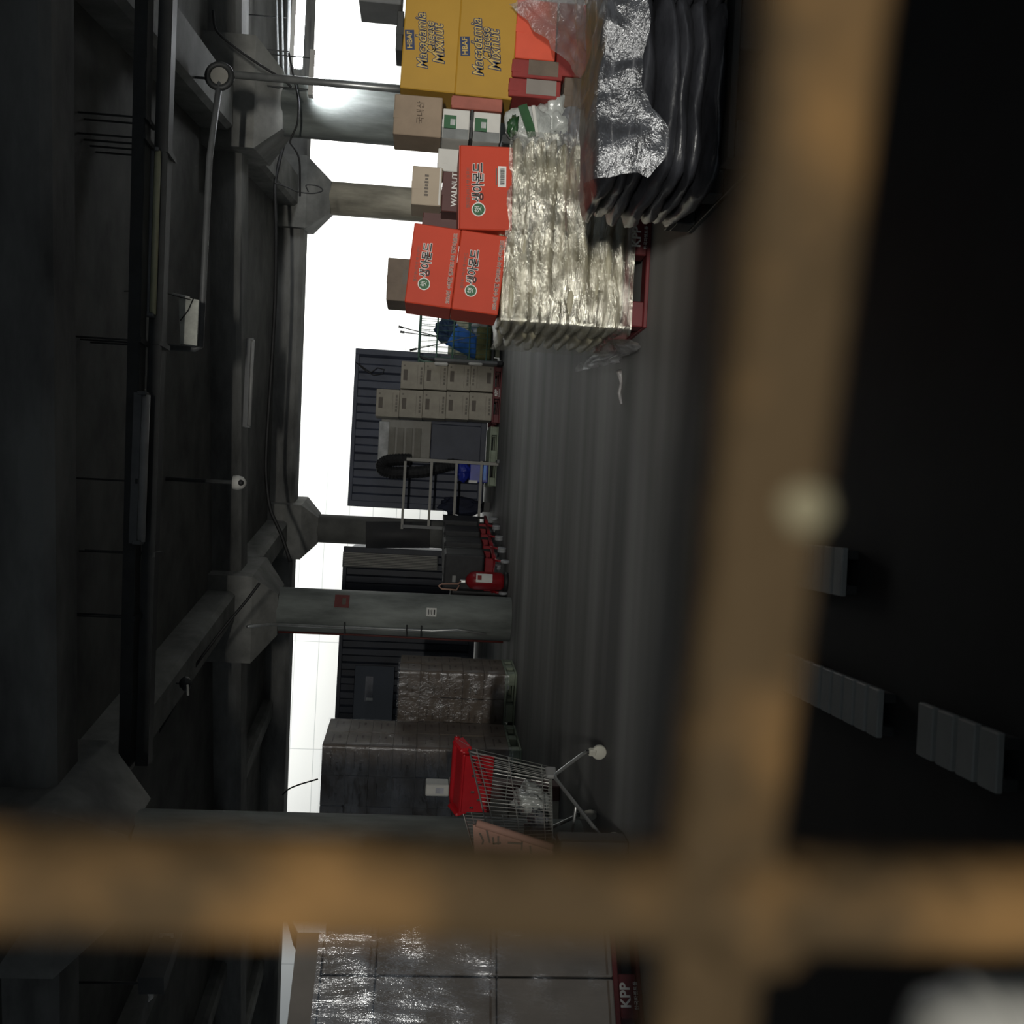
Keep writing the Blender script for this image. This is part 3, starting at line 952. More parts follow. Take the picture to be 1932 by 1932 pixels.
# ------------------------------------------------------------------ brown carton stacks on pale green pallets
def carton_stack(corner_px, corner_py, ztop, w, d, rows, label_pal, group, word, yaw, cw, cd, material):
    """wrapped stack: the near corner of the pallet stands at the photo point"""
    c = gp(corner_px, corner_py)
    R = Matrix.Rotation(yaw, 4, 'Z')
    ctr = c + (R @ Vector((-w / 2, d / 2, 0)))
    p = pallet(label_pal, ctr, yaw, M_PALLET_G, False, w, d)
    h = (ztop - 0.15) / rows
    nx, ny = round(w / cw), round(d / cd)
    for k in range(rows):
        for i in range(nx):
            for j in range(ny):
                if not (j == 0 or i == nx - 1 or k == rows - 1):
                    continue
                off = R @ Vector((-w / 2 + (i + 0.5) * w / nx + random.uniform(-.008, .008), -d / 2 + (j + 0.5) * d / ny + random.uniform(-.008, .008), 0))
                lev = ('bottom', 'second', 'third', 'fourth', 'fifth', 'sixth', 'seventh', 'eighth')[k] if k < rows - 1 else 'top'
                dep = ('front', 'second', 'third')[j]
                t = carton('carton', f'brown carton {word}, {lev} layer, {dep} row, {("dark end", "middle", "lit end")[i]}', (w / nx - 0.004, d / ny - 0.004, h - 0.0004), (ctr.x + off.x, ctr.y + off.y, 0.15 + k * h), yaw, material, group=group, seam=False, bevel=0.007)
                mb = MB()
                ww, dd = w / nx / 2, d / ny / 2
                mb.box((0, -dd - 0.0005, h * 0.62), (w / nx * 0.55, 0.002, h * 0.05))
                mb.box((-ww * 0.4, -dd - 0.0005, h * 0.35), (w / nx * 0.25, 0.002, h * 0.10))
                mb.box((ww + 0.0005, 0, h * 0.62), (0.002, d / ny * 0.55, h * 0.05))
                mb.box((ww + 0.0005, dd * 0.3, h * 0.35), (0.002, d / ny * 0.2, h * 0.10))
                mb.build('printed_line', mat('brown_print', (0.075, 0.052, 0.035), 0.8), t)
    # film around
    e = 0.012

    def fn(a, b):
        s = a * (w + d)
        if s < w:
            l = Vector((-w / 2 + s, -d / 2 - e, 0))
            nrm = Vector((0, -1, 0))
        else:
            l = Vector((w / 2 + e, -d / 2 + (s - w), 0))
            nrm = Vector((1, 0, 0))
        z = 0.10 + (ztop - 0.08) * b
        l += nrm * (0.010 * mnoise.noise(Vector((s * 4, z * 9, corner_py))))
        return ctr + R @ l + Vector((0, 0, z))
    o = MB().sheet(fn, 46, 60).build('stretch_film', M_FILM_DARK, None, True)
    tag(o, f'clear wrap film around the brown cartons {word}', 'film')
    return ctr


carton_stack(976, 1272, 1.50, 1.05, 0.80, 5, 'pale green pallet under the lower brown carton stack by the scuffed column', 'cartons of the lower brown stack', 'in the lower wrapped stack', math.radians(-5), 0.35, 0.40, M_CARD_D)
carton_stack(985, 1416, 2.33, 1.10, 1.00, 8, 'pale green pallet under the tall brown carton stack behind the cart', 'cartons of the tall brown stack', 'in the tall wrapped stack', math.radians(-5), 0.37, 0.50, M_CARD_D)

# small boxes behind the cart handle
yb = 8.6
q = at(845, 1530, yb)
t = carton('carton', 'pale brown carton stack piece behind the cart handle, lower one', (0.34, 0.30, 0.44), (q.x, yb + 0.2, 0.44), 0.05, M_CARD_G, group='pale cartons behind the cart')
t = carton('carton', 'pale brown carton standing on the floor behind the cart', (0.36, 0.32, 0.435), (q.x, yb + 0.2, 0.0), 0.05, M_CARD_G, group='pale cartons behind the cart')
q2 = at(825, 1493, yb)
t = thing('white_box', 'small white box with a grey print above the red cart handle', 'box', (q2.x, yb + 0.02, 0.0))
zt = at(803, 1490, yb).z
MB().box((0, 0.1, zt - 0.10), (0.10, 0.20, 0.20), 0.008).build('box_body', M_WHITE_BOX, t)
decal(0.05, 0.07, mat('grey_box_print', (0.38, 0.38, 0.42), 0.6), t, (0.0, -0.001, zt - 0.12), 'printed_label')
o = MB().box((q2.x, yb + 0.13, (zt - 0.2) / 2), (0.13, 0.22, zt - 0.201), 0.01).build('dark_box', M_DBROWN)
tag(o, 'tall dark brown box carrying the small white box', 'box')

# ------------------------------------------------------------------ shopping cart
ctf = Vector((-0.42, -0.907, 0)).normalized()
ctl = Vector((0.907, -0.42, 0)).normalized()
cyaw = math.atan2(ctf.y, ctf.x)
mid = (gp(1143, 1413) + gp(1127, 1545)) / 2
ct = thing('shopping_cart', 'wire shopping cart with red handle and child seat by the sill', 'shopping cart', (mid.x, mid.y, 0), (0, 0, cyaw))
# basket corners: [rear/front][low/high] -> x, half width, z
RB, RT, FB, FT = (0.10, 0.215, 0.375), (0.0, 0.275, 0.925), (0.72, 0.165, 0.42), (0.80, 0.195, 0.80)


def bk(s, f, h):          # point on the basket side: s = side, f 0 rear..1 front, h 0 low..1 high
    lo = [RB[k] + (FB[k] - RB[k]) * f for k in range(3)]
    hi = [RT[k] + (FT[k] - RT[k]) * f for k in range(3)]
    p = [lo[k] + (hi[k] - lo[k]) * h for k in range(3)]
    return Vector((p[0], s * p[1], p[2]))


for s, nm in ((1, 'side_mesh'), (-1, 'side_mesh')):
    mb = MB()
    for i in range(25):
        mb.tube([bk(s, i / 24, 0), bk(s, i / 24, 1)], 0.0022, 4)
    for h in (0.0, 0.12, 0.52, 0.9):
        mb.tube([bk(s, 0, h), bk(s, 1, h)], 0.0036, 5)
    mb.build(nm, M_WIRE, ct)
for f, nm in ((0, 'rear_mesh'), (1, 'front_mesh')):
    mb = MB()
    for i in range(17):
        t_ = -1 + 2 * i / 16
        a_, b_ = bk(1, f, 0), bk(1, f, 1)
        mb.tube([(a_.x, a_.y * t_, a_.z), (b_.x, b_.y * t_, b_.z)], 0.0022, 4)
    for h in (0.0, 0.5, 0.9):
        p = bk(1, f, h)
        mb.tube([p, (p.x, -p.y, p.z)], 0.0036, 5)
    mb.build(nm, M_WIRE, ct)
mb = MB()
for i in range(25):
    p = bk(1, i / 24, 0)
    mb.tube([p, (p.x, -p.y, p.z)], 0.0022, 4)
for t_ in (-0.6, 0, 0.6):
    a_, b_ = bk(1, 0, 0), bk(1, 1, 0)
    mb.tube([(a_.x, a_.y * t_, a_.z), (b_.x, b_.y * t_, b_.z)], 0.0036, 5)
mb.build('bottom_mesh', M_WIRE, ct)
MB().tube([bk(1, 0, 1), bk(1, 1, 1), bk(-1, 1, 1), bk(-1, 0, 1)], 0.0058, 8, True).build('rim_wire', M_WIRE, ct, True)
for s in (1, -1):
    MB().tube([(0.0, s * 0.27, 0.13), (0.03, s * 0.27, 0.17), (0.17, s * 0.235, 0.335), (0.20, s * 0.23, 0.365), (0.235, s * 0.23, 0.36), (0.68, s * 0.19, 0.135), (0.73, s * 0.185, 0.115)], 0.0125, 10).build('chassis_tube', M_STEEL, ct, True)
    MB().box((0.17, s * 0.225, 0.385), (0.10, 0.03, 0.07), 0.008).build('bracket', M_GREYTUBE, ct)
    MB().tube([(0.0, s * 0.275, 0.92), (-0.06, s * 0.275, 0.985), (-0.085, s * 0.27, 1.0)], 0.011, 8).build('handle_arm', M_STEEL, ct, True)
    for x in (0.0, 0.73):
        y_ = s * (0.27 if x == 0 else 0.185)
        w_ = MB().lathe([(0.044, -0.014), (0.050, -0.010), (0.050, 0.010), (0.044, 0.014)], (x, y_, 0.05), 22, Matrix.Rotation(0.25 * s, 4, 'Z') @ Matrix.Rotation(math.pi / 2, 4, 'Y')).build('wheel', M_WHEEL, ct, True)
        MB().box((x, y_, 0.095), (0.038, 0.05, 0.05), 0.006).build('fork', M_WHEEL, w_)
        MB().lathe([(0.015, 0.11), (0.015, 0.14)], (x, y_, 0), 12).build('collar', M_RUBBER, w_, True)
MB().tube([(0.45, 0.21, 0.25), (0.45, -0.21, 0.25)], 0.009, 8).build('cross_tube', M_STEEL, ct, True)
MB().tube([(-0.085, 0.29, 1.0), (-0.09, 0.2, 1.005), (-0.09, -0.2, 1.005), (-0.085, -0.29, 1.0)], [0.018, 0.021, 0.021, 0.018], 12).build('handle', M_REDPL, ct, True)
mb = MB()
mb.box((-0.035, 0, 0.955), (0.10, 0.50, 0.055), 0.012, Matrix.Rotation(math.radians(28), 4, 'Y'))
for s in (1, -1):
    mb.box((-0.03, s * 0.27, 0.965), (0.13, 0.03, 0.09), 0.012, Matrix.Rotation(math.radians(28), 4, 'Y'))
mb.build('handle_shroud', M_REDPL, ct)
# child seat flap with holes
FL = 7
mb = MB()
ox, zz0, zz1 = 0.035, 0.76, 0.945
for i in range(FL):
    for j in range(4):
        y0, y1 = -0.235 + 0.47 * i / FL, -0.235 + 0.47 * (i + 1) / FL
        z0, z1 = zz0 + (zz1 - zz0) * j / 4, zz0 + (zz1 - zz0) * (j + 1) / 4
        cy, cz, wy, wz = (y0 + y1) / 2, (z0 + z1) / 2, y1 - y0, z1 - z0
        if 0 < j < 3 and (i + j) % 2 == 0:
            b_ = 0.013
            mb.box((ox, cy, z0 + (wz - 2 * b_) / 4), (0.012, wy, (wz - 2 * b_) / 2))
            mb.box((ox, cy, z1 - (wz - 2 * b_) / 4), (0.012, wy, (wz - 2 * b_) / 2))
            mb.box((ox, y0 + (wy - 2 * b_) / 4, cz), (0.012, (wy - 2 * b_) / 2, 2 * b_))
            mb.box((ox, y1 - (wy - 2 * b_) / 4, cz), (0.012, (wy - 2 * b_) / 2, 2 * b_))
        else:
            mb.box((ox, cy, cz), (0.012, wy, wz))
mb.box((ox, 0, zz1 + 0.006), (0.026, 0.49, 0.02), 0.006)
mb.box((ox, 0, zz0 - 0.002), (0.026, 0.47, 0.016), 0.005)
mb.build('child_seat', M_REDPL, ct)
# bags in the cart
R_ct = Matrix.Translation((mid.x, mid.y, 0)) @ Matrix.Rotation(cyaw, 4, 'Z')
for k, (x, y, z, sx, sy, sz, m_, lab) in enumerate((
        (0.22, 0.03, 0.50, 0.10, 0.12, 0.11, M_CLEARBAG, 'crumpled milky plastic bag at the handle end of the cart'),
        (0.46, 0.0, 0.48, 0.11, 0.10, 0.07, M_GREYBAG, 'crumpled grey plastic sleeve in the middle of the cart'))):
    p = R_ct @ Vector((x, y, z))
    o = MB().blob((0, 0, 0), (sx, sy, sz), k * 3.0, 0.5).build('plastic_bag', m_, None, True)
    o.location = p
    tag(o, lab, 'bag', 'bags in the cart')
# pinkish board with marker writing leaning by the cart
pk = thing('writing_board', 'pinkish board with dark brush writing beside the cart', 'board')
ys = 5.75
a, b, c, d = at(892, 1556, ys), at(900, 1690, ys - .05), at(1060, 1690, ys - .05), at(1042, 1602, ys)
mb = MB()
back = Vector((0, 0.02, 0))
V = [mb.bm.verts.new(p) for p in (a, b, c, d)] + [mb.bm.verts.new(p + back) for p in (a, b, c, d)]
for f in ((0, 1, 2, 3), (7, 6, 5, 4), (0, 4, 5, 1), (1, 5, 6, 2), (2, 6, 7, 3), (3, 7, 4, 0)):
    mb.bm.faces.new([V[i] for i in f])
mb.build('board', M_PINKCARD, pk)
MB().tube([at(899, 1553, ys), at(960, 1572, ys), at(1042, 1598, ys)], 0.022, 8).build('rolled_edge', M_PINKCARD, pk, True)
brk = ((905, 1572, 912, 1586), (912, 1586, 908, 1598), (918, 1566, 924, 1590), (930, 1580, 932, 1600), (940, 1578, 940, 1602), (930, 1592, 945, 1590), (958, 1590, 985, 1592), (985, 1588, 984, 1604), (1000, 1596, 1002, 1610))
for st in brk:
    MB().bar(at(st[0], st[1], ys - 0.012), at(st[2], st[3], ys - 0.012), 0.004, 0.010).build('brush_stroke', M_GREY_PRINT, pk)
bz = min(c.z, d.z)
cbp = at(1050, 1640, ys)
MB().box((cbp.x, ys + 0.14, (cbp.z - 0.02) / 2), (0.30, 0.16, cbp.z - 0.02), 0.01).build('stand', M_DARKMETAL, pk)

# ------------------------------------------------------------------ wrapped carton pallet at the sill side (left in the upright view)
LYAW = math.radians(38)
lc = gp(1222, 1800)                                        # a point at the front foot of the pallet
LR = Matrix.Rotation(LYAW, 4, 'Z')
wdt = 1.10
rcorner = gp(1146, 1680, 0.15)
rcorner.z = 0
lctr = rcorner + LR @ Vector((-wdt / 2, 0.55, 0))
pallet('dark red plastic pallet under the film-wrapped tall cartons', lctr, LYAW, M_PALLET_R, True)
topz = 1.72
zz_ = 0.15
for k, ch in enumerate((0.635, 0.645, 0.285)):
    for i in range(2):
        bw_ = (0.64, 0.46)[i]
        off = LR @ Vector((-wdt / 2 + 0.32 if i == 0 else wdt / 2 - 0.23, 0, 0))
        t = carton('carton', f'plain carton under film, {("lower tall", "upper tall", "flat topmost")[k]} one {"at the photo edge" if i == 0 else "beside the upright bar"}', (bw_ - 0.012, 1.08, ch - 0.006), (lctr.x + off.x, lctr.y + off.y, zz_), LYAW, M_CARD_W, group='film-wrapped tall cartons', seam=False)
        decal(bw_ - 0.03, 0.012, M_CARD_D, t, (0, -0.541, 0.03), 'bottom_seam')
    zz_ += ch
    if k == 1:
        zz_ += 0.0
offo = LR @ Vector((-0.10, -0.16, 0))
t = thing('open_carton', 'open pale carton with raised flaps on the film-wrapped cartons', 'box', (lctr.x + offo.x, lctr.y + offo.y, topz), (0, 0, LYAW))
for (c_, s_, r_, nm) in (((0, -0.36, 0.07), (0.80, 0.006, 0.14), Matrix(), 'front_side'), ((0, 0.36, 0.07), (0.80, 0.006, 0.14), Matrix(), 'rear_side'), ((-0.40, 0, 0.07), (0.006, 0.72, 0.14), Matrix(), 'end_side'), ((0.40, 0, 0.07), (0.006, 0.72, 0.14), Matrix(), 'end_side'), ((0, 0, 0.004), (0.80, 0.72, 0.006), Matrix(), 'bottom'), ((0.0, 0.42, 0.17), (0.78, 0.006, 0.15), Matrix.Rotation(math.radians(-65), 4, 'X'), 'flap'), ((0.46, 0.0, 0.18), (0.15, 0.70, 0.006), Matrix.Rotation(math.radians(-35), 4, 'Y'), 'flap')):
    MB().box(c_, s_, 0, r_).build(nm, M_CARD_W, t)


def lf(a, b):
    s = a * (wdt + 1.0)
    e = 0.018
    if s < wdt:
        l = Vector((-wdt / 2 + s, -0.55 - e, 0))
        nrm = Vector((0, -1, 0))
    else:
        l = Vector((wdt / 2 + e, -0.55 + (s - wdt), 0))
        nrm = Vector((1, 0, 0))
    z = 0.06 + (topz - 0.04) * b
    l += nrm * (0.012 * mnoise.noise(Vector((s * 22, z * 2.5, 0))) + 0.008 * mnoise.noise(Vector((s * 5, z * 5, 9))))
    return lctr + LR @ l + Vector((0, 0, z))


tag(MB().sheet(lf, 130, 60).build('stretch_film', M_FILM_CARD, None, True), 'glinting wrap film around the tall plain cartons', 'film')

# ------------------------------------------------------------------ cream sack pallet with the red cartons
SY = 6.08
pl = gp(1228, 612)
pr_ = gp(1232, 440)
px1 = pl.x + 0.55
pallet('dark red plastic pallet under the cream sacks', (px1, SY + 0.55, 0), 0, M_PALLET_R)
nL = 10
zt0 = 0.15
ztop = 0.885
lh = (ztop - zt0) / nL
sk = 0
for k in range(nL):
    for i in range(2):
        for j in range(2):
            x = px1 - 0.27 + i * 0.54 + random.uniform(-.012, .012)
            y = SY + 0.27 + j * 0.56 + random.uniform(-.010, .010)
            if j == 1 and i == 1 and k < nL - 2:
                continue
            lev = ('bottom', 'second', 'third', 'fourth', 'fifth', 'sixth', 'seventh', 'eighth', 'ninth', 'top')[k]
            o = MB().sack((0, 0, 0), (0.585, 0.57, lh * 1.30), seed=sk * 3.7, amp=0.014).build('cream_sack', M_SACK, None, True)
            o.location = (x, y, zt0 + (k + 0.5) * lh)
            o.rotation_euler = (0, random.uniform(-.02, .02), random.uniform(-.04, .04))
            tag(o, f'cream sack under film, {lev} layer, {"front" if j == 0 else "rear"} {"by the cage side" if i == 0 else "by the black bags"}', 'sack', 'cream sacks on the dark red pallet')
            sk += 1
# loose flattened sacks on top
for k, (dx, z, w_) in enumerate(((-0.28, 0.905, 0.52), (0.26, 0.915, 0.50), (-0.25, 0.935, 0.46), (0.30, 0.955, 0.42))):
    o = MB().sack((0, 0, 0), (w_, 0.50, 0.05), seed=60 + k * 5, amp=0.010).build('flat_sack', M_SACK, None, True)
    o.location = (px1 + dx, SY + 0.28, z - 0.01)
    o.rotation_euler = (0, random.uniform(-.03, .03), random.uniform(-.05, .05))
    tag(o, ('thin folded sack under the two stacked red cartons, lower', 'thin folded sack under the single red carton, lower', 'thin folded sack under the two stacked red cartons, upper', 'thin folded sack under the single red carton, upper')[k], 'sack', 'thin folded sacks under the red cartons')


def cf(a, b):
    s = a * (1.16 + 0.9)
    if s < 0.9:
        l = Vector((-0.58, 0.9 - s, 0))
        nrm = Vector((-1, 0, 0))
    else:
        l = Vector((-0.58 + (s - 0.9), 0.0, 0))
        nrm = Vector((0, -1, 0))
    z = 0.10 + 0.80 * b
    l += nrm * (0.022 + 0.008 * mnoise.noise(Vector((s * 3, z * 26, 0))) + 0.008 * mnoise.noise(Vector((s * 7, z * 10, 4))))
    return Vector((px1, SY, 0)) + l + Vector((0, 0, z))


tag(MB().sheet(cf, 120, 90).build('stretch_film', M_FILM_CREAM, None, True), 'wrinkled glinting wrap film around the cream sacks', 'film')
# loose film tail at the foot of that pallet
tail = MB().sheet(lambda a, b: gp(1105 + 85 * a + 20 * math.sin(b * 5), 640 + 62 * b - 18 * a * b, 0.16 * (1 - b) * (1 - a * 0.6) + 0.012) + Vector((0, 0, 0.035 * abs(mnoise.noise(Vector((a * 6, b * 6, 2)))))), 22, 18)
tag(tail.build('loose_film', M_FILM_DRAPE, None, True), 'loose crumpled film trailing on the floor from the sack pallet', 'film')
o = MB().tube([gp(1168, 700, 0.05), gp(1172, 722, 0.02), gp(1168, 742, 0.015), gp(1172, 762, 0.012)], [0.02, 0.012, 0.015, 0.008], 7).build('film_strand', M_FILM_DRAPE, None, True)
tag(o, 'twisted strand of clear film on the bare floor', 'film')


def almond(label, px_l, px_r, h, w, d, y, zb, roll, top=False, lines=True, barcode=False):
    """red almond carton; left and right photo rows give the width"""
    xl2, xr2 = px_l, px_r
    t = carton('almond_carton', label, (w, d, h), ((xl2 + xr2) / 2, y + d / 2, zb), 0, M_RED, group='orange-red almond cartons on the sacks', roll=roll, seam=False, bevel=0.006, flapm=M_RED_TOP if top else None)
    f = -d / 2 - 0.0012
    cx, cz = -w * 0.02, h * 0.64
    s = h * 0.235
    white = lettering('생아몬드', s, M_WHITE, t, (cx + s * 0.55, f - 0.0004, cz), name='title_outline', bold=s * 0.065, sx=0.86)
    lettering('생아몬드', s, M_BLACK, white, (0, 0, 0.0012), (0, 0, 0), name='title_lettering', bold=s * 0.022)
    dx = -s * 1.62
    disc(s * 0.56, M_WHITE, t, (cx + dx, f - 0.0004, cz), 'badge_ring')
    dg_ = disc(s * 0.48, M_GREEN, t, (cx + dx, f - 0.0012, cz), 'badge')
    lettering('햇', s * 0.62, M_WHITE, dg_, (0, -0.0012, 0), name='badge_lettering')
    lettering('캘리포니아산 햇 아몬드', s * 0.34, M_GREY_PRINT, t, (cx + s * 0.1, f - 0.0004, cz + s * 0.82), name='subtitle_lettering')
    if lines:
        lettering('2024년 수확한 캘리포니아 햇생아몬드', h * 0.098, mat('pale_red_print', (0.50, 0.40, 0.34), 0.6), t, (0, f - 0.0004, h * 0.095), name='line_outline', bold=h * 0.006, sx=0.98)
        lettering('2024년 수확한 캘리포니아 햇생아몬드', h * 0.098, mat('dark_red_print', (0.09, 0.02, 0.02), 0.6), t, (0, f - 0.0016, h * 0.095), name='line_lettering', sx=0.98)
    if barcode:
        p = decal(0.125, 0.05, M_WHITE, t, (w * 0.14, f, h * 0.20), 'barcode_label')
        mb = MB()
        x = -0.05
        while x < 0.05:
            ww = random.choice((0.0015, 0.003, 0.004))
            mb.box((x, -0.0014, -0.002), (ww, 0.001, 0.026))
            x += ww + random.choice((0.0015, 0.0025))
        mb.build('barcode', M_BLACK, p)
        decal(0.10, 0.008, M_GREY_PRINT, t, (w * 0.14, f - 0.0002, h * 0.20 + 0.034), 'small_print')
    return t


ay = SY - 0.02
A0, A1 = at(958, 590, ay), at(956, 440, ay)
zb = at(940, 596, ay).z
xa, xb = at(895, 592, ay).x, at(907, 442, ay).x
wA = xb - xa
roll = math.radians(4.2)
zmidB = (at(940, 596, ay).z + at(957, 447, ay).z) / 2
hB = 0.281
almond('red almond carton, lower of the two stacked by the roll cage', xa, xb, hB, wA, 0.36, ay, zmidB, roll)
zmidA = (at(851, 585, ay).z + at(866, 437, ay).z) / 2
xa2, xb2 = at(806, 578, ay).x, at(824, 430, ay).x
almond('red almond carton, upper of the two stacked by the roll cage', xa2, xb2, 0.281, wA, 0.36, ay + 0.005, zmidB + hB + 0.001, roll)
zC = (at(967, 432, ay).z + at(967, 273, ay).z) / 2
xc0, xc1 = at(918, 432, ay).x, at(918, 273, ay).x
almond('single red almond carton with a barcode label beside the black bags', xc0, xc1, 0.318, xc1 - xc0, 0.40, ay + 0.0, zC, math.radians(-2.4), top=True, lines=False, barcode=True)

# cartons standing behind the red ones, on the rear sacks
yb2 = 6.95


def back_box(label, px_t, px_b, py_l, py_r, d, y, material, text=None, tsize=0.05, tmat=None, name='carton', zfloor=None, stand=None):
    """carton whose front face spans the photo rows py_l..py_r and columns px_t..px_b at depth y"""
    x0, x1 = at((px_t + px_b) / 2, py_l, y).x, at((px_t + px_b) / 2, py_r, y).x
    pm = (py_l + py_r) / 2
    z1, z0 = at(px_t, pm, y).z, at(px_b, pm, y).z
    t = carton(name, label, (x1 - x0, d, z1 - z0), ((x0 + x1) / 2, y + d / 2, z0), 0, material, seam=True, tape=material, bevel=0.005)
    if text:
        lettering(text, tsize, tmat or M_GREY_PRINT, t, (0, -d / 2 - 0.001, (z1 - z0) * 0.5))
    return t


WB = back_box('chocolate brown carton lettered WALNUT behind the single red carton', 834, 905, 401, 325, 0.30, 6.62, M_DBROWN)
lettering('WALNUT', 0.052, M_WHITE, WB, (0.015, -0.151, 0.165), bold=0.0008)
BB = back_box('beige carton standing on the walnut carton', 777, 833.5, 387, 314, 0.28, 6.63, M_CARD_BEIGE)
for i in range(7):
    decal(0.014, 0.026 - 0.006 * (i % 2), M_GREY_PRINT, BB, (-0.06 + 0.021 * i, -0.1405, 0.10), 'faint_print')
decal(0.24, 0.012, M_WHITE_BOX, BB, (0, -0.141, 0.012), 'white_edge')
o = back_box('white carton behind the single red carton beside the walnut carton', 826, 905, 325, 282, 0.25, 6.70, M_WHITE_BOX)
o = back_box('dark carton behind the red cartons under the beige column', 797, 905, 442, 402, 0.30, 6.80, M_DBROWN)
o = back_box('grey-brown carton showing above the upper red carton', 730, 905, 572, 492, 0.34, 6.90, M_CARD_D, None)
decal(0.10, 0.05, M_GREY_PRINT, o, (0.02, -0.171, 0.50), 'printed_label')
hz_ = at(905, 430, 6.7).z
carton('carton', 'flat plain carton carrying the boxes behind the red cartons', (0.92, 0.62, hz_ - 0.895), (px1 + 0.10, 6.93, 0.893), 0, M_CARD_D, seam=False)

# ------------------------------------------------------------------ mustard cartons and neighbours on the next pallet
GY = 6.70
XL = at(900, 270, GY).x


def zat(px, py, y=GY):
    return at(px, py, y).z


def ylw(label, px_t, px_b, py_l, wd, y):
    x0 = at((px_t + px_b) / 2, py_l, y).x
    z1, z0 = at(px_t, py_l - 90, y).z, at(px_b, py_l - 90, y).z
    h = z1 - z0
    t = carton('nut_mix_carton', label, (wd, 0.42, h + 0.006), (x0 + wd / 2, y + 0.21, z0), 0, M_YEL, group='mustard nut mix cartons', seam=False, roll=math.radians(1.0))
    f = -0.2112
    cx = -wd / 2 + 0.32
    for (s, dz, dx, sc) in (('Macadamia', h * 0.17, 0.0, 0.27), ('Cheese', h * 0.02, 0.03, 0.22), ('Mixnut', -h * 0.135, -0.01, 0.30)):
        a_ = lettering(s, h * sc, M_NAVY, t, (cx + dx, f - 0.0004, h * 0.5 + dz), name='title_outline', bold=h * 0.015, shear=0.25, sx=0.86)
        a_.rotation_euler = (math.pi / 2, math.radians(-6), 0)
        lettering(s, h * sc, mat('bright_mustard_print', (0.52, 0.36, 0.10), 0.6), a_, (0, 0, 0.0013), (0, 0, 0), name='title_lettering', shear=0.25)
    bd = decal(0.13, h * 0.17, M_NAVY, t, (cx - 0.0, f, h * 0.895), 'brand_badge', (0, math.radians(-6), 0))
    lettering('HBAF', h * 0.13, mat('bright_mustard_print', (0.5, 0.4, 0.1)), bd, (0, -0.0014, 0), name='badge_lettering', bold=0.001)
    return t


Y2 = ylw('mustard nut mix carton, lower of two, beside the film-draped red cartons', 866, 972, 184, 0.68, GY)
Y1 = ylw('mustard nut mix carton, upper of two, nearest the lit tubes', 762, 865, 172, 0.66, GY)
back_box('dark carton edge on top of the mustard cartons', 748, 761, 95, 20, 0.25, GY + 0.12, M_DARKMETAL)
back_box('grey carton above the mustard cartons at the photo edge', 680, 760.5, 5, -130, 0.30, GY + 0.05, M_GREYMETAL)


BBX = back_box('plain brown carton with faint lettering beside the mustard cartons', 743, 834, 256, 180, 0.30, GY - 0.02, M_CARD)
lettering('국내산', 0.055, mat('brown_print', (0.075, 0.052, 0.035), 0.8), BBX, (0.02, -0.151, 0.14))
SM = back_box('salmon red narrow carton under the upper mustard carton edge', 852, 948, 207, 183, 0.25, GY - 0.03, M_SALMON)


def white_pack(label, px_t, px_b, py_l, py_r):
    t = back_box(label, px_t, px_b, py_l, py_r, 0.30, GY - 0.05, M_WHITE_BOX)
    x0, x1 = at(860, py_l, GY).x, at(860, py_r, GY).x
    w_ = x1 - x0
    hgt = zat(px_t, 230) - zat(px_b, 230)
    decal(0.09, hgt * 0.45, M_GREEN, t, (0.01, -0.1512, hgt * 0.72), 'green_label')
    decal(0.04, hgt * 0.18, M_CLEARBAG, t, (0.01, -0.153, hgt * 0.62), 'label_window')
    decal(w_ * 0.34, hgt * 0.96, mat('grey_band_print', (0.17, 0.18, 0.175), 0.6), t, (-w_ * 0.33, -0.1512, hgt * 0.5), 'grey_band')
    return t


white_pack('white carton with a green label, upper of two below the brown carton', 835, 886, 262, 206)
white_pack('white carton with a green label, lower of two below the brown carton', 893, 944, 268, 212)
back_box('dark carton between the two white green-label cartons', 887, 892.5, 262, 206, 0.26, GY - 0.04, M_DARKMETAL)

gb_ = thing('snack_bag', 'green and white bag among clear sacks under the white cartons', 'bag', at(1000, 232, GY - 0.05))
MB().sack((0, 0.06, 0), (0.22, 0.14, 0.30), 1.3, 0.03).build('pouch', M_CLEARBAG, gb_, True)
MB().bar((-0.10, -0.03, -0.02), (0.10, -0.03, 0.06), 0.02, 0.06).build('green_band', M_GREENBAG, gb_)
MB().bar((-0.10, -0.035, -0.05), (0.10, -0.035, -0.01), 0.016, 0.02).build('white_band', M_WHITE_BOX, gb_)
MB().blob((-0.03, 0.0, 0.11), (0.07, 0.035, 0.035), 3, 0.6, 3).build('green_leaf_print', M_GREENBAG, gb_, True)
zz = at(1000, 232, GY).z
for k, (px_, py_, lab) in enumerate(((1045, 228, 'clear crumpled sack under the green and white bag'), (1080, 245, 'lowest clear crumpled sack beside the brown carton'))):
    o = MB().blob((0, 0, 0), (0.17, 0.12, 0.11), k * 4 + 1, 0.4).build('clear_sack', M_CLEARBAG if k == 0 else M_GREYBAG, None, True)
    o.location = at(px_, py_, GY + 0.08)
    tag(o, lab, 'sack', 'clear crumpled sacks')
back_box('bright red carton under the lower mustard carton', 974, 1050, 112, 0, 0.30, GY - 0.01, mat('bright_red_carton', (0.70, 0.10, 0.05), 0.5, var=0.05))
x_ = back_box('dark red carton with a brown panel below the bright red carton', 966, 1062, 148, 114, 0.28, GY - 0.02, M_DRED)
decal(0.10, 0.20, M_CARD_D, x_, (0.01, -0.1412, 0.13), 'brown_panel')
x_ = back_box('dark red carton with a brown panel nearest the clear sacks', 960, 1058, 184, 150, 0.28, GY - 0.03, M_DRED)
decal(0.10, 0.20, M_CARD_W, x_, (0.01, -0.1412, 0.13), 'brown_panel')
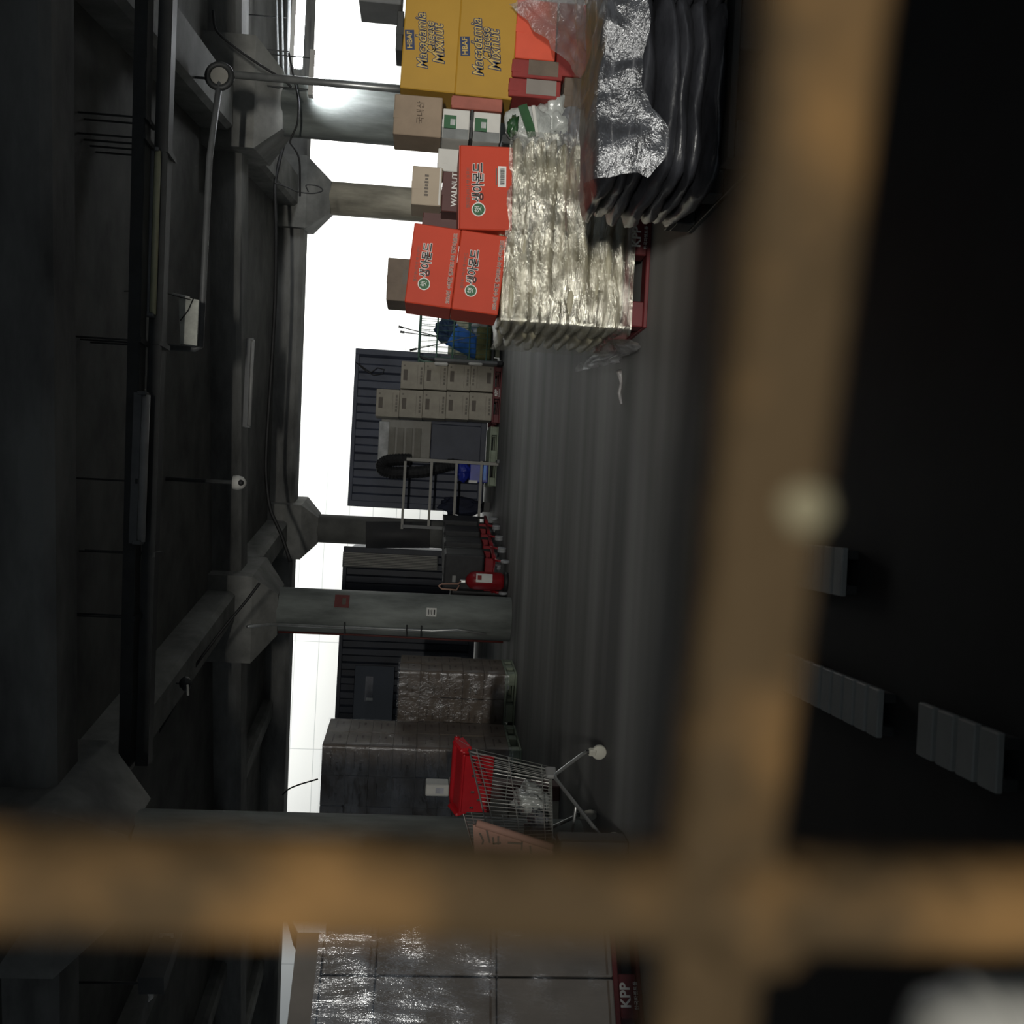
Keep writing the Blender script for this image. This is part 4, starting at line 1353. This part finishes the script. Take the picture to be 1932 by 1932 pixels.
back_box('dark red carton low under the draped film', 1052, 1180, 148, 10, 0.30, GY - 0.02, M_DRED)
back_box('brown corrugated carton low beside the clear sacks', 1064, 1180, 206, 150, 0.28, GY - 0.02, M_CARD_D)
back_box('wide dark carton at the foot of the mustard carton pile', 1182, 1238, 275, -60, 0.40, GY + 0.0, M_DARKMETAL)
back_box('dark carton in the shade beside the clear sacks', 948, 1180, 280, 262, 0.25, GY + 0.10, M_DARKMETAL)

# film draped from the mustard cartons to the black bags
dr = MB().sheet(lambda a, b: at(960 + 175 * a + (-8 + 62 * a) * 0 + 120 * b * (1 - a), 8 + 175 * a - 60 * b - 30 * b * a, GY - 0.10 - 0.9 * a * a - 0.10 * b) + Vector((0, 0.05 * mnoise.noise(Vector((a * 7, b * 5, 1))), 0.03 * mnoise.noise(Vector((a * 9, b * 8, 6))))), 40, 26)
tag(dr.build('draped_film', M_FILM_DRAPE, None, True), 'clear film draped over the red cartons towards the black bags', 'film')

# ------------------------------------------------------------------ black wrapped bags, nearest
BX0, BY0 = 1.41, 4.02
BW, BD = 1.5, 0.86
pallet('black plastic pallet under the black wrapped bundles', (BX0 + 0.62, BY0 + 0.52, 0), 0, M_DARKMETAL, False)
nb = 7
bl = (0.655 - 0.15) / nb
k = 0
for lv in range(nb):
    shift = 0.015 * math.sin(lv * 1.7)
    for i in range(2):
        lev = ('bottom', 'second', 'third', 'fourth', 'fifth', 'sixth', 'top')[lv]
        o = MB().sack((0, 0, 0), (0.80, BD + 0.04, bl * 1.45), seed=k * 2.9 + 40, amp=0.022, sq=0.5, n=(16, 14, 5)).build('black_bag', M_BLACKBAG if (lv + i) % 4 != 3 else M_GREYBAG if lv == 5 else M_BLACKBAG, None, True)
        o.location = (BX0 + 0.38 + i * 0.74 + shift, BY0 + BD / 2 + random.uniform(-.03, .03), 0.15 + (lv + 0.5) * bl)
        o.rotation_euler = (math.radians(random.uniform(-2, 2)), math.radians(random.uniform(-2, 2)), math.radians(random.uniform(-4, 4)))
        tag(o, f'black plastic wrapped bundle, {lev} layer, {"at the sack pallet corner" if i == 0 else "at the photo edge"}', 'bundle', 'black wrapped bundles nearest the window')
        k += 1


def bf(a, b):
    # film over the top, hanging down the front
    x = BX0 - 0.05 + 1.5 * a
    s = b * (1.04 + 0.10 * math.sin(a * 5 + 1) + 0.04 * math.sin(a * 17))
    if s < 0.9:
        p = Vector((x, BY0 + 0.86 - s, 0.692 + 0.015 * math.sin(a * 9)))
    else:
        p = Vector((x, BY0 - 0.05 - (s - 0.9) * 0.10, 0.692 - (s - 0.9)))
    n_ = mnoise.noise_vector(Vector((x * 6, s * 7, 3))) * 0.035 + mnoise.noise_vector(Vector((x * 15, s * 15, 8))) * 0.014
    return p + n_


tag(MB().sheet(bf, 80, 60).build('stretch_film', M_FILM_LOOSE, None, True), 'cloudy film lying over the black wrapped bundles', 'film')

# ------------------------------------------------------------------ ceiling services
TZ = 3.60


def cz(px, py, z=TZ):
    return gp(px, py, z)


def tray(label, px0_, px1_, w_, h_, material, name='cable_tray', py0_=-30, py1_=1440, z=TZ):
    a_, b_ = cz(px0_, py0_, z), cz(px1_, py1_, z)
    t = thing(name, label, 'cable tray', (0, 0, 0))
    d_ = (b_ - a_).normalized()
    n_ = d_.cross(Vector((0, 0, 1)))
    MB().bar(a_, b_, w_, 0.012).build('bed', material, t)
    for s in (-1, 1):
        MB().bar(a_ + n_ * s * w_ / 2 + Vector((0, 0, h_ / 2)), b_ + n_ * s * w_ / 2 + Vector((0, 0, h_ / 2)), 0.012, h_).build('side_rail', material, t)
    return t, a_, b_


def dx_line(py, p0=-30, p1=1440, a=272, b=242):
    return a + (b - a) * (py - p0) / (p1 - p0)


T1, ta, tb_ = tray('dark cable tray hung across the ceiling, carrying the black cable bundle', 284, 250, 0.16, 0.09, M_DARKMETAL)
T2, tc_, td = tray('empty dark cable tray hung parallel below the strip lights', 330, 282, 0.14, 0.10, M_DARKMETAL, z=TZ - 0.10)
for (t, a_, b_, fs) in ((T1, ta, tb_, (0.165, 0.19, 0.44, 0.62, 0.80)), (T2, tc_, td, (0.21, 0.45, 0.72))):
    for f in fs:
        p = a_.lerp(b_, f)
        for s in (-0.07, 0.07):
            MB().tube([p + Vector((0, s, 0)), Vector((p.x, p.y + s, SLAB))], 0.008, 6).build('hanger_rod', M_DARKMETAL, t)
        MB().bar(p + Vector((0, -0.13, -0.015)), p + Vector((0, 0.13, -0.015)), 0.04, 0.02).build('cross_arm', M_DARKMETAL, t)
for k, (off, lab) in enumerate(((0.05, 'black cable bundle lying in the nearer cable tray'),)):
    o = MB().tube([ta.lerp(tb_, i / 30) + Vector((0, off + 0.02 * math.sin(i * 1.3), 0.04 + 0.012 * math.sin(i * 2.1))) for i in range(31)], 0.035, 8).build('cable_bundle', M_CABLE, None, True)
    tag(o, lab, 'cable')


def tube_lamp(label, pxa, pya, pxb, pyb, z, w_, material, housing=M_GREYMETAL, name='strip_light', group='unlit strip lights along the trays'):
    a_, b_ = gp(pxa, pya, z), gp(pxb, pyb, z)
    t = thing(name, label, 'light', (0, 0, 0), (0, 0, 0), group)
    MB().bar(a_ + Vector((0, 0, 0.05)), b_ + Vector((0, 0, 0.05)), w_ * 0.9, 0.06).build('housing', housing, t)
    MB().tube([a_.lerp(b_, 0.01), a_.lerp(b_, 0.99)], w_ * 0.36, 10).build('tube', material, t, True)
    for f in (0.004, 0.996):
        p = a_.lerp(b_, f)
        MB().box(p + Vector((0, 0, 0.02)), (0.03, w_, 0.07), 0.005).build('lamp_holder', housing, t)
    return t


tube_lamp('yellowed strip light between the trays above the almond cartons', 298, 282, 288, 596, TZ - 0.04, 0.075, M_YELSTRIP)
tube_lamp('grey dead strip light on the nearer tray above the navy container', 275, 742, 265, 1025, TZ - 0.05, 0.10, M_GREYTUBE)
tube_lamp('slim grey strip light alone on the slab behind the trays', 477, 640, 470, 806, 3.62, 0.06, M_GREYTUBE, group=None)

# off-white board and the pipe with elbows
bd = thing('hanging_board', 'off-white board hanging below the far cable tray', 'board')
Yb = cz(350, 600, 3.55).y
mb = MB()
a, b, c, d = at(337, 558, Yb), at(375, 566, Yb), at(371, 652, Yb), at(340, 648, Yb)
ctr_ = (a + b + c + d) / 4
V = [mb.bm.verts.new(p) for p in (a, b, c, d)] + [mb.bm.verts.new(p + Vector((0, 0.03, 0))) for p in (a, b, c, d)]
for f in ((0, 1, 2, 3), (7, 6, 5, 4), (0, 4, 5, 1), (1, 5, 6, 2), (2, 6, 7, 3), (3, 7, 4, 0)):
    mb.bm.faces.new([V[i] for i in f])
mb.build('board', M_BOARD, bd)
MB().tube([at(326, 554, Yb - 0.02), at(358, 562, Yb - 0.02)], 0.012, 6).build('hook_bar', M_WHITE_BOX, bd)
for p_ in ((345, 562), (360, 566)):
    q = at(p_[0], p_[1], Yb - 0.01)
    MB().tube([q, (q.x + 0.05, q.y, q.z + 0.25), (q.x + 0.02, q.y, q.z + 0.55)], 0.004, 5).build('wire', M_CABLE, bd)
MB().tube([at(365, 562, Yb - .02), at(355, 585, Yb - .02), at(340, 605, Yb - .02)], 0.005, 5).build('wire', M_CABLE, bd, True)

pz = 3.50
P = [gp(378, 655, pz), gp(395, 300, pz), gp(415, 150, pz)]
pipe = thing('steel_pipe', 'long thin steel pipe under the ceiling with a ring elbow', 'pipe')
MB().tube([P[0] + Vector((-0.02, 0, 0.30)), P[0] + Vector((-0.02, 0, 0.05)), P[0], P[1], P[2]], 0.030, 10).build('pipe_run', M_GREYMETAL, pipe, True)
e = P[2]
down = [at(430, 140, e.y), at(500, 146, e.y), at(620, 158, e.y), at(752, 174, e.y)]
xdn = (down[0].x + down[-1].x) / 2
MB().tube([(down[1].x, e.y, down[0].z), (down[1].x, e.y, 0.9)], 0.036, 10).build('drop_pipe', M_STEEL, pipe, True)
MB().tube([e + Vector((0.02 + 0.115 * math.cos(k * math.pi / 10), -0.03, 0.115 * math.sin(k * math.pi / 10))) for k in range(20)], 0.030, 8, True).build('ring_flange', M_DARKMETAL, pipe, True)
MB().lathe([(0.085, -0.02), (0.085, 0.02)], e + Vector((0.02, -0.02, 0)), 20, Matrix.Rotation(math.pi / 2, 4, 'X')).build('cap_plate', M_LOUVRE, pipe)
MB().tube([e + Vector((0.0, 0, 0.1)), e + Vector((0.0, 0, SLAB - e.z))], 0.012, 6).build('hanger_rod', M_DARKMETAL, pipe)
MB().box((down[1].x, e.y, 0.45), (0.12, 0.12, 0.9)).build('floor_stand', M_DARKMETAL, pipe)

# dome camera on a pole
dy = 11.2
dc = thing('dome_camera', 'small pale dome camera on a thin pole below the slab', 'camera')
p = at(455, 911, dy)
MB().tube([(p.x, dy, SLAB), (p.x, dy, p.z + 0.08)], 0.022, 8).build('pole', M_DARKMETAL, dc)
MB().lathe([(0.075, 0.085), (0.080, 0.03), (0.065, -0.02), (0.02, -0.055)], (p.x, dy, p.z), 20).build('housing', M_WHITE_BOX, dc, True)
MB().blob((p.x + 0.0, dy - 0.055, p.z - 0.005), (0.034, 0.03, 0.034), 0, 0.0, 3).build('lens', M_RUBBER, dc, True)

# black cables along beams
cabs = (
    (((540, 255), (528, 300), (518, 345), (521, 420), (520, 560), (512, 700), (500, 880), (508, 960), (530, 1005), (548, 1060)), 15.2, 0.028, 'thick black cable sagging along the mottled beam to the nearly black column'),
    (((490, 1100), (460, 1140), (425, 1180), (365, 1260), (330, 1330), (288, 1400)), 11.5, 0.016, 'thin cable following the long beam towards the upright bar'),
    (((517, 345), (540, 352), (560, 362), (590, 366), (612, 360), (600, 350), (575, 348), (582, 362)), 15.0, 0.010, 'thin cable hooked in a loop beside the beige column'),
    (((545, 100), (555, 150), (564, 190), (562, 235), (545, 268), (556, 280), (566, 300), (566, 370)), 11.9, 0.012, 'thin black cable curling over the thick grey column'),
    (((402, 20), (405, 60), (470, 110), (535, 150), (550, 165)), 11.0, 0.014, 'black cable slanting from the slab to the thick grey column'),
    (((533, 1500), (545, 1488), (565, 1480), (600, 1470)), 13.0, 0.010, 'thin wire reaching from the slab to the tall brown stack'),
)
for pts, yy, r, lab in cabs:
    P3 = [at(a_, b_, yy) for a_, b_ in pts]
    fine = []
    for i in range(len(P3) - 1):
        for s in range(6):
            fine.append(P3[i].lerp(P3[i + 1], s / 6))
    fine.append(P3[-1])
    for _ in range(4):
        fine = [fine[0]] + [(fine[i - 1] + fine[i] * 2 + fine[i + 1]) / 4 for i in range(1, len(fine) - 1)] + [fine[-1]]
    tag(MB().tube(fine, r, 7).build('cable', M_CABLE, None, True), lab, 'cable')

for k, (pa_, pb_, r, lab) in enumerate((((521, -25), (526, 168), 0.016, 'thin conduit above the lit tubes, farthest from them'), ((531, -25), (535, 168), 0.016, 'thin conduit above the lit tubes, middle of three'), ((546, -25), (543, 172), 0.026, 'thick conduit above the lit tubes, nearest to them'))):
    A_, B_ = at(pa_[0], pa_[1], 13.9), at(pb_[0], pb_[1], 13.9)
    cd_ = thing('conduit', lab, 'conduit', (0, 0, 0), (0, 0, 0), 'conduits above the lit tubes')
    MB().tube([A_, B_], r, 8).build('tube', M_GREYMETAL, cd_, True)
    for f_ in (0.3, 0.9):
        q_ = A_.lerp(B_, f_)
        MB().tube([q_, (q_.x, q_.y, SLAB)], 0.006, 5).build('hanger_rod', M_DARKMETAL, cd_)
# small light fitting on the long beam
lf_ = thing('beam_lamp', 'small lamp bracket with a pale sliver on the long beam', 'lamp')
q = at(350, 1290, 10.6)
MB().blob(q, (0.07, 0.07, 0.06), 2, 0.3, 3).build('bracket', M_DARKMETAL, lf_, True)
MB().tube([at(354, 1292, 10.5), at(355, 1312, 10.5)], 0.012, 6).build('sliver', M_WHITE_BOX, lf_)
MB().tube([q, (q.x, q.y, SLAB)], 0.01, 6).build('rod', M_DARKMETAL, lf_)

# pale duct with bends high in the dark corner
du = thing('pale_duct', 'pale pipe with two bends in the dark ceiling corner', 'pipe')
yy = 8.8
D3 = [at(-20, 1925, yy), at(72, 1800, yy), at(88, 1792, yy), at(140, 1790, yy), at(155, 1780, yy), at(160, 1700, yy)]
MB().tube(D3, 0.055, 10).build('pipe_run', M_GREYTUBE, du, True)
MB().tube([D3[2], (D3[2].x, D3[2].y, SLAB)], 0.012, 6).build('hanger_rod', M_DARKMETAL, du)
MB().bar(at(86, 1815, yy + .1), at(140, 1815, yy + .1), 0.05, 0.12).build('clamp', M_GREYMETAL, du)
bx = thing('junction_box', 'dark grey box unit with a pale square face under the dark ceiling', 'box unit')
q0, q1 = at(318, 1765, 9.6), at(285, 1860, 9.0)
MB().bar(q0, q1, 0.18, 0.22).build('case', M_DARKMETAL, bx)
MB().box(at(314, 1774, 9.45), (0.13, 0.02, 0.13), 0.004).build('face_plate', M_GREYTUBE, bx)
MB().box(at(314, 1774, 9.43), (0.07, 0.02, 0.07), 0.004).build('face_print', M_DARKMETAL, bx)
MB().tube([q1 + Vector((0, 0.05, 0.1)), Vector((q1.x, q1.y + .05, SLAB))], 0.012, 6).build('hanger_rod', M_DARKMETAL, bx)
o = MB().tube([at(283, 1868, 9.2), at(286, 1880, 9.2), at(280, 1890, 9.2)], [0.03, 0.025, 0.006], 6).build('paper_tag', M_WHITE_BOX, bx)

# lit tubes behind the thick grey column
for k, (pxa, pya, pxb, pyb, yy, lab) in enumerate(((566, -60, 570, 128, 13.6, 'long lit fluorescent tube above the mustard cartons'), (600, 98, 607, 184, 12.0, 'short lit fluorescent tube glaring beside the drop pipe'))):
    a_, b_ = at(pxa, pya, yy), at(pxb, pyb, yy)
    zm = (a_.z + b_.z) / 2
    a_.z = b_.z = zm
    t = thing('fluorescent_lamp', lab, 'light', (0, 0, 0), (0, 0, 0), 'lit fluorescent tubes')
    MB().tube([a_, b_], 0.050, 12).build('tube', glow_mat('lit_tube', (0.93, 0.96, 1.0), 75), t, True)
    MB().bar(a_ + Vector((0, 0, 0.09)), b_ + Vector((0, 0, 0.09)), 0.11, 0.06).build('housing', M_WHITE_BOX, t)
    for f in (0.15, 0.85):
        q = a_.lerp(b_, f)
        MB().tube([q + Vector((0, 0, 0.1)), Vector((q.x, q.y, SLAB))], 0.008, 6).build('hanger_rod', M_DARKMETAL, t)
